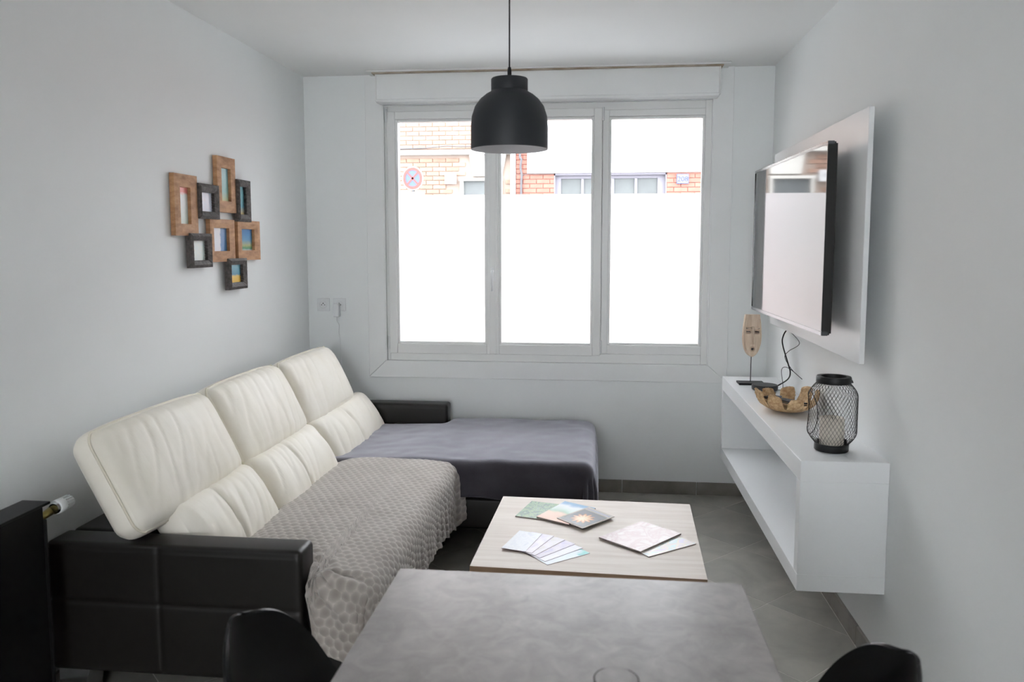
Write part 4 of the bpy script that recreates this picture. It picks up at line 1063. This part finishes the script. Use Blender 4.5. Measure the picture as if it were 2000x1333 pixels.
for k,(ya_,yb_,za_,zb_,ty,lab) in FR.items():
    iy0,iy1,iz0,iz1=INN[k]; m=FROAK if ty=='o' else FRDARK
    xb=0.004 if ty=='o' else 0.012; xf=0.025 if ty=='o' else 0.040
    r=thing('picture_frame',(0.0,(ya_+yb_)/2,(za_+zb_)/2),lab,'picture frame','small picture frames clustered on the left wall')
    # four mitred rails; y forward in +x
    O=[(ya_,za_),(yb_,za_),(yb_,zb_),(ya_,zb_)]; I=[(iy0,iz0),(iy1,iz0),(iy1,iz1),(iy0,iz1)]
    for i in range(4):
        j=(i+1)%4; n=14 if ty=='d' else 1; V=[];F=[]
        for s_ in range(n+1):
            t=s_/n
            o_=(O[i][0]+(O[j][0]-O[i][0])*t,O[i][1]+(O[j][1]-O[i][1])*t); i_=(I[i][0]+(I[j][0]-I[i][0])*t,I[i][1]+(I[j][1]-I[i][1])*t)
            sc=0.004*(1 if s_%2 else -0.3) if (ty=='d' and i in (1,3)) else 0
            dr=Vector((o_[0]-i_[0],o_[1]-i_[1])).normalized()
            ii=(i_[0]-dr.x*sc*0.6,i_[1]-dr.y*sc*0.6)
            xo=xf-(0.006 if ty=='d' else 0.0); xi=xf+(0.0 if ty=='o' else 0.0)-(0.0 if ty=='o' else 0.008)
            mid=((o_[0]*0.6+ii[0]*0.4),(o_[1]*0.6+ii[1]*0.4))
            V+=[(xb,*o_),(xo,*o_),(xf+0.002,*mid),(xi,*ii),(xb+0.002,*ii)]
        for s_ in range(n):
            for q in range(4):
                a=s_*5+q; F.append((a,a+5,a+6,a+1))
            F.append((s_*5+4,s_*5+9,s_*5+5,s_*5))
        F.append((0,1,2,3,4)); e=n*5; F.append((e+4,e+3,e+2,e+1,e))
        o=link_mesh('frame_rail',V,F,m,r)
        bm=bmesh.new(); bm.from_mesh(o.data); bmesh.ops.recalc_face_normals(bm,faces=bm.faces); bm.to_mesh(o.data); bm.free()
    kind='noise' if k in 'BG' else 'bands'
    cm=cover('picture_'+k,PAL[k],6,0.12 if kind=='bands' else 0.5,kind,0.25,rot=(PI/2 if k=='E' else 0))
    xp=xb+0.006
    V=[(xp,iy0-0.003,iz0-0.003),(xp,iy1+0.003,iz0-0.003),(xp,iy1+0.003,iz1+0.003),(xp,iy0-0.003,iz1+0.003)]
    V2=[(xb+0.001,y_,z_) for _,y_,z_ in V]
    o=link_mesh('picture',V+V2,[(0,1,2,3),(7,6,5,4),(0,4,5,1),(1,5,6,2),(2,6,7,3),(3,7,4,0)],cm,r)
    uv=o.data.uv_layers.new(name='UVMap')
    for li,c in zip(o.data.polygons[0].loop_indices,((0,0),(1,0),(1,1),(0,1))): uv.data[li].uv=c
    hk=boxes('hanger',[(0.0,xb+0.001,(ya_+yb_)/2-0.01,(ya_+yb_)/2+0.01,zb_-0.02,zb_-0.012)],STEEL,r)
    attach(r)

# ================================================================== radiator
ra=thing('radiator',(0.08,-3.05,0.12),'black steel radiator on the left wall beside the sofa arm','radiator')
RY0,RY1=-3.55,-2.56
rp=[]
bm=bmesh.new(); bx(bm,0.098,0.112,RY0,RY1,0.12,0.70,0.003,2)
bm_obj('front_panel',bm,RADM,ra)
for i in range(30):
    y_=RY1-0.02-i*0.033
    box('fin',0.046,0.098,y_-0.004,y_,0.14,0.695,RADM,ra)
box('back_panel',0.035,0.045,RY0,RY1,0.12,0.70,RADM,ra,0.003,2)
bm=bmesh.new(); bx(bm,0.030,0.122,RY0-0.005,RY1+0.02,0.704,0.712,0.001,1)
bm_obj('top_grille',bm,RADM,ra)
bm=bmesh.new(); bx(bm,0.032,0.118,RY1,RY1+0.006,0.12,0.66,0.001,1)
bm_obj('side_cover',bm,RADM,ra)
boxes('wall_bracket',[(0.001,0.035,-2.75,-2.72,0.2,0.6),(0.001,0.035,-3.4,-3.37,0.2,0.6)],RADM,ra)
attach(ra)
va=thing('radiator_valve',(0.10,-2.50,0.67),'white thermostatic valve head on brass fitting at the radiator end','valve')
tube('valve_body',[(0.085,-2.56,0.65),(0.095,-2.545,0.662),(0.108,-2.52,0.674)],[0.011,0.011,0.014],BRASS,va,12)
lathe('valve_nut',[(0.0,0.0),(0.017,0.0),(0.018,0.004),(0.018,0.012),(0.0,0.013)],CHROME,va,16,(0.112,-2.515,0.678),'y')
hd=lathe('valve_head',[(0.0,0.0),(0.020,0.0),(0.0225,0.003),(0.0225,0.026),(0.0195,0.029),(0.0195,0.060),(0.017,0.066),(0.0,0.067)],PLAST,va,24,(0.112,-2.503,0.679),'y')
fins=[]
for i in range(14):
    a=2*PI*i/14; fins.append((0.112+0.0205*math.cos(a)-0.0015,0.112+0.0205*math.cos(a)+0.0015,-2.472,-2.442,0.679+0.0205*math.sin(a)-0.0015,0.679+0.0205*math.sin(a)+0.0015))
boxes('grip_ribs',fins,PLAST,va)
attach(va)
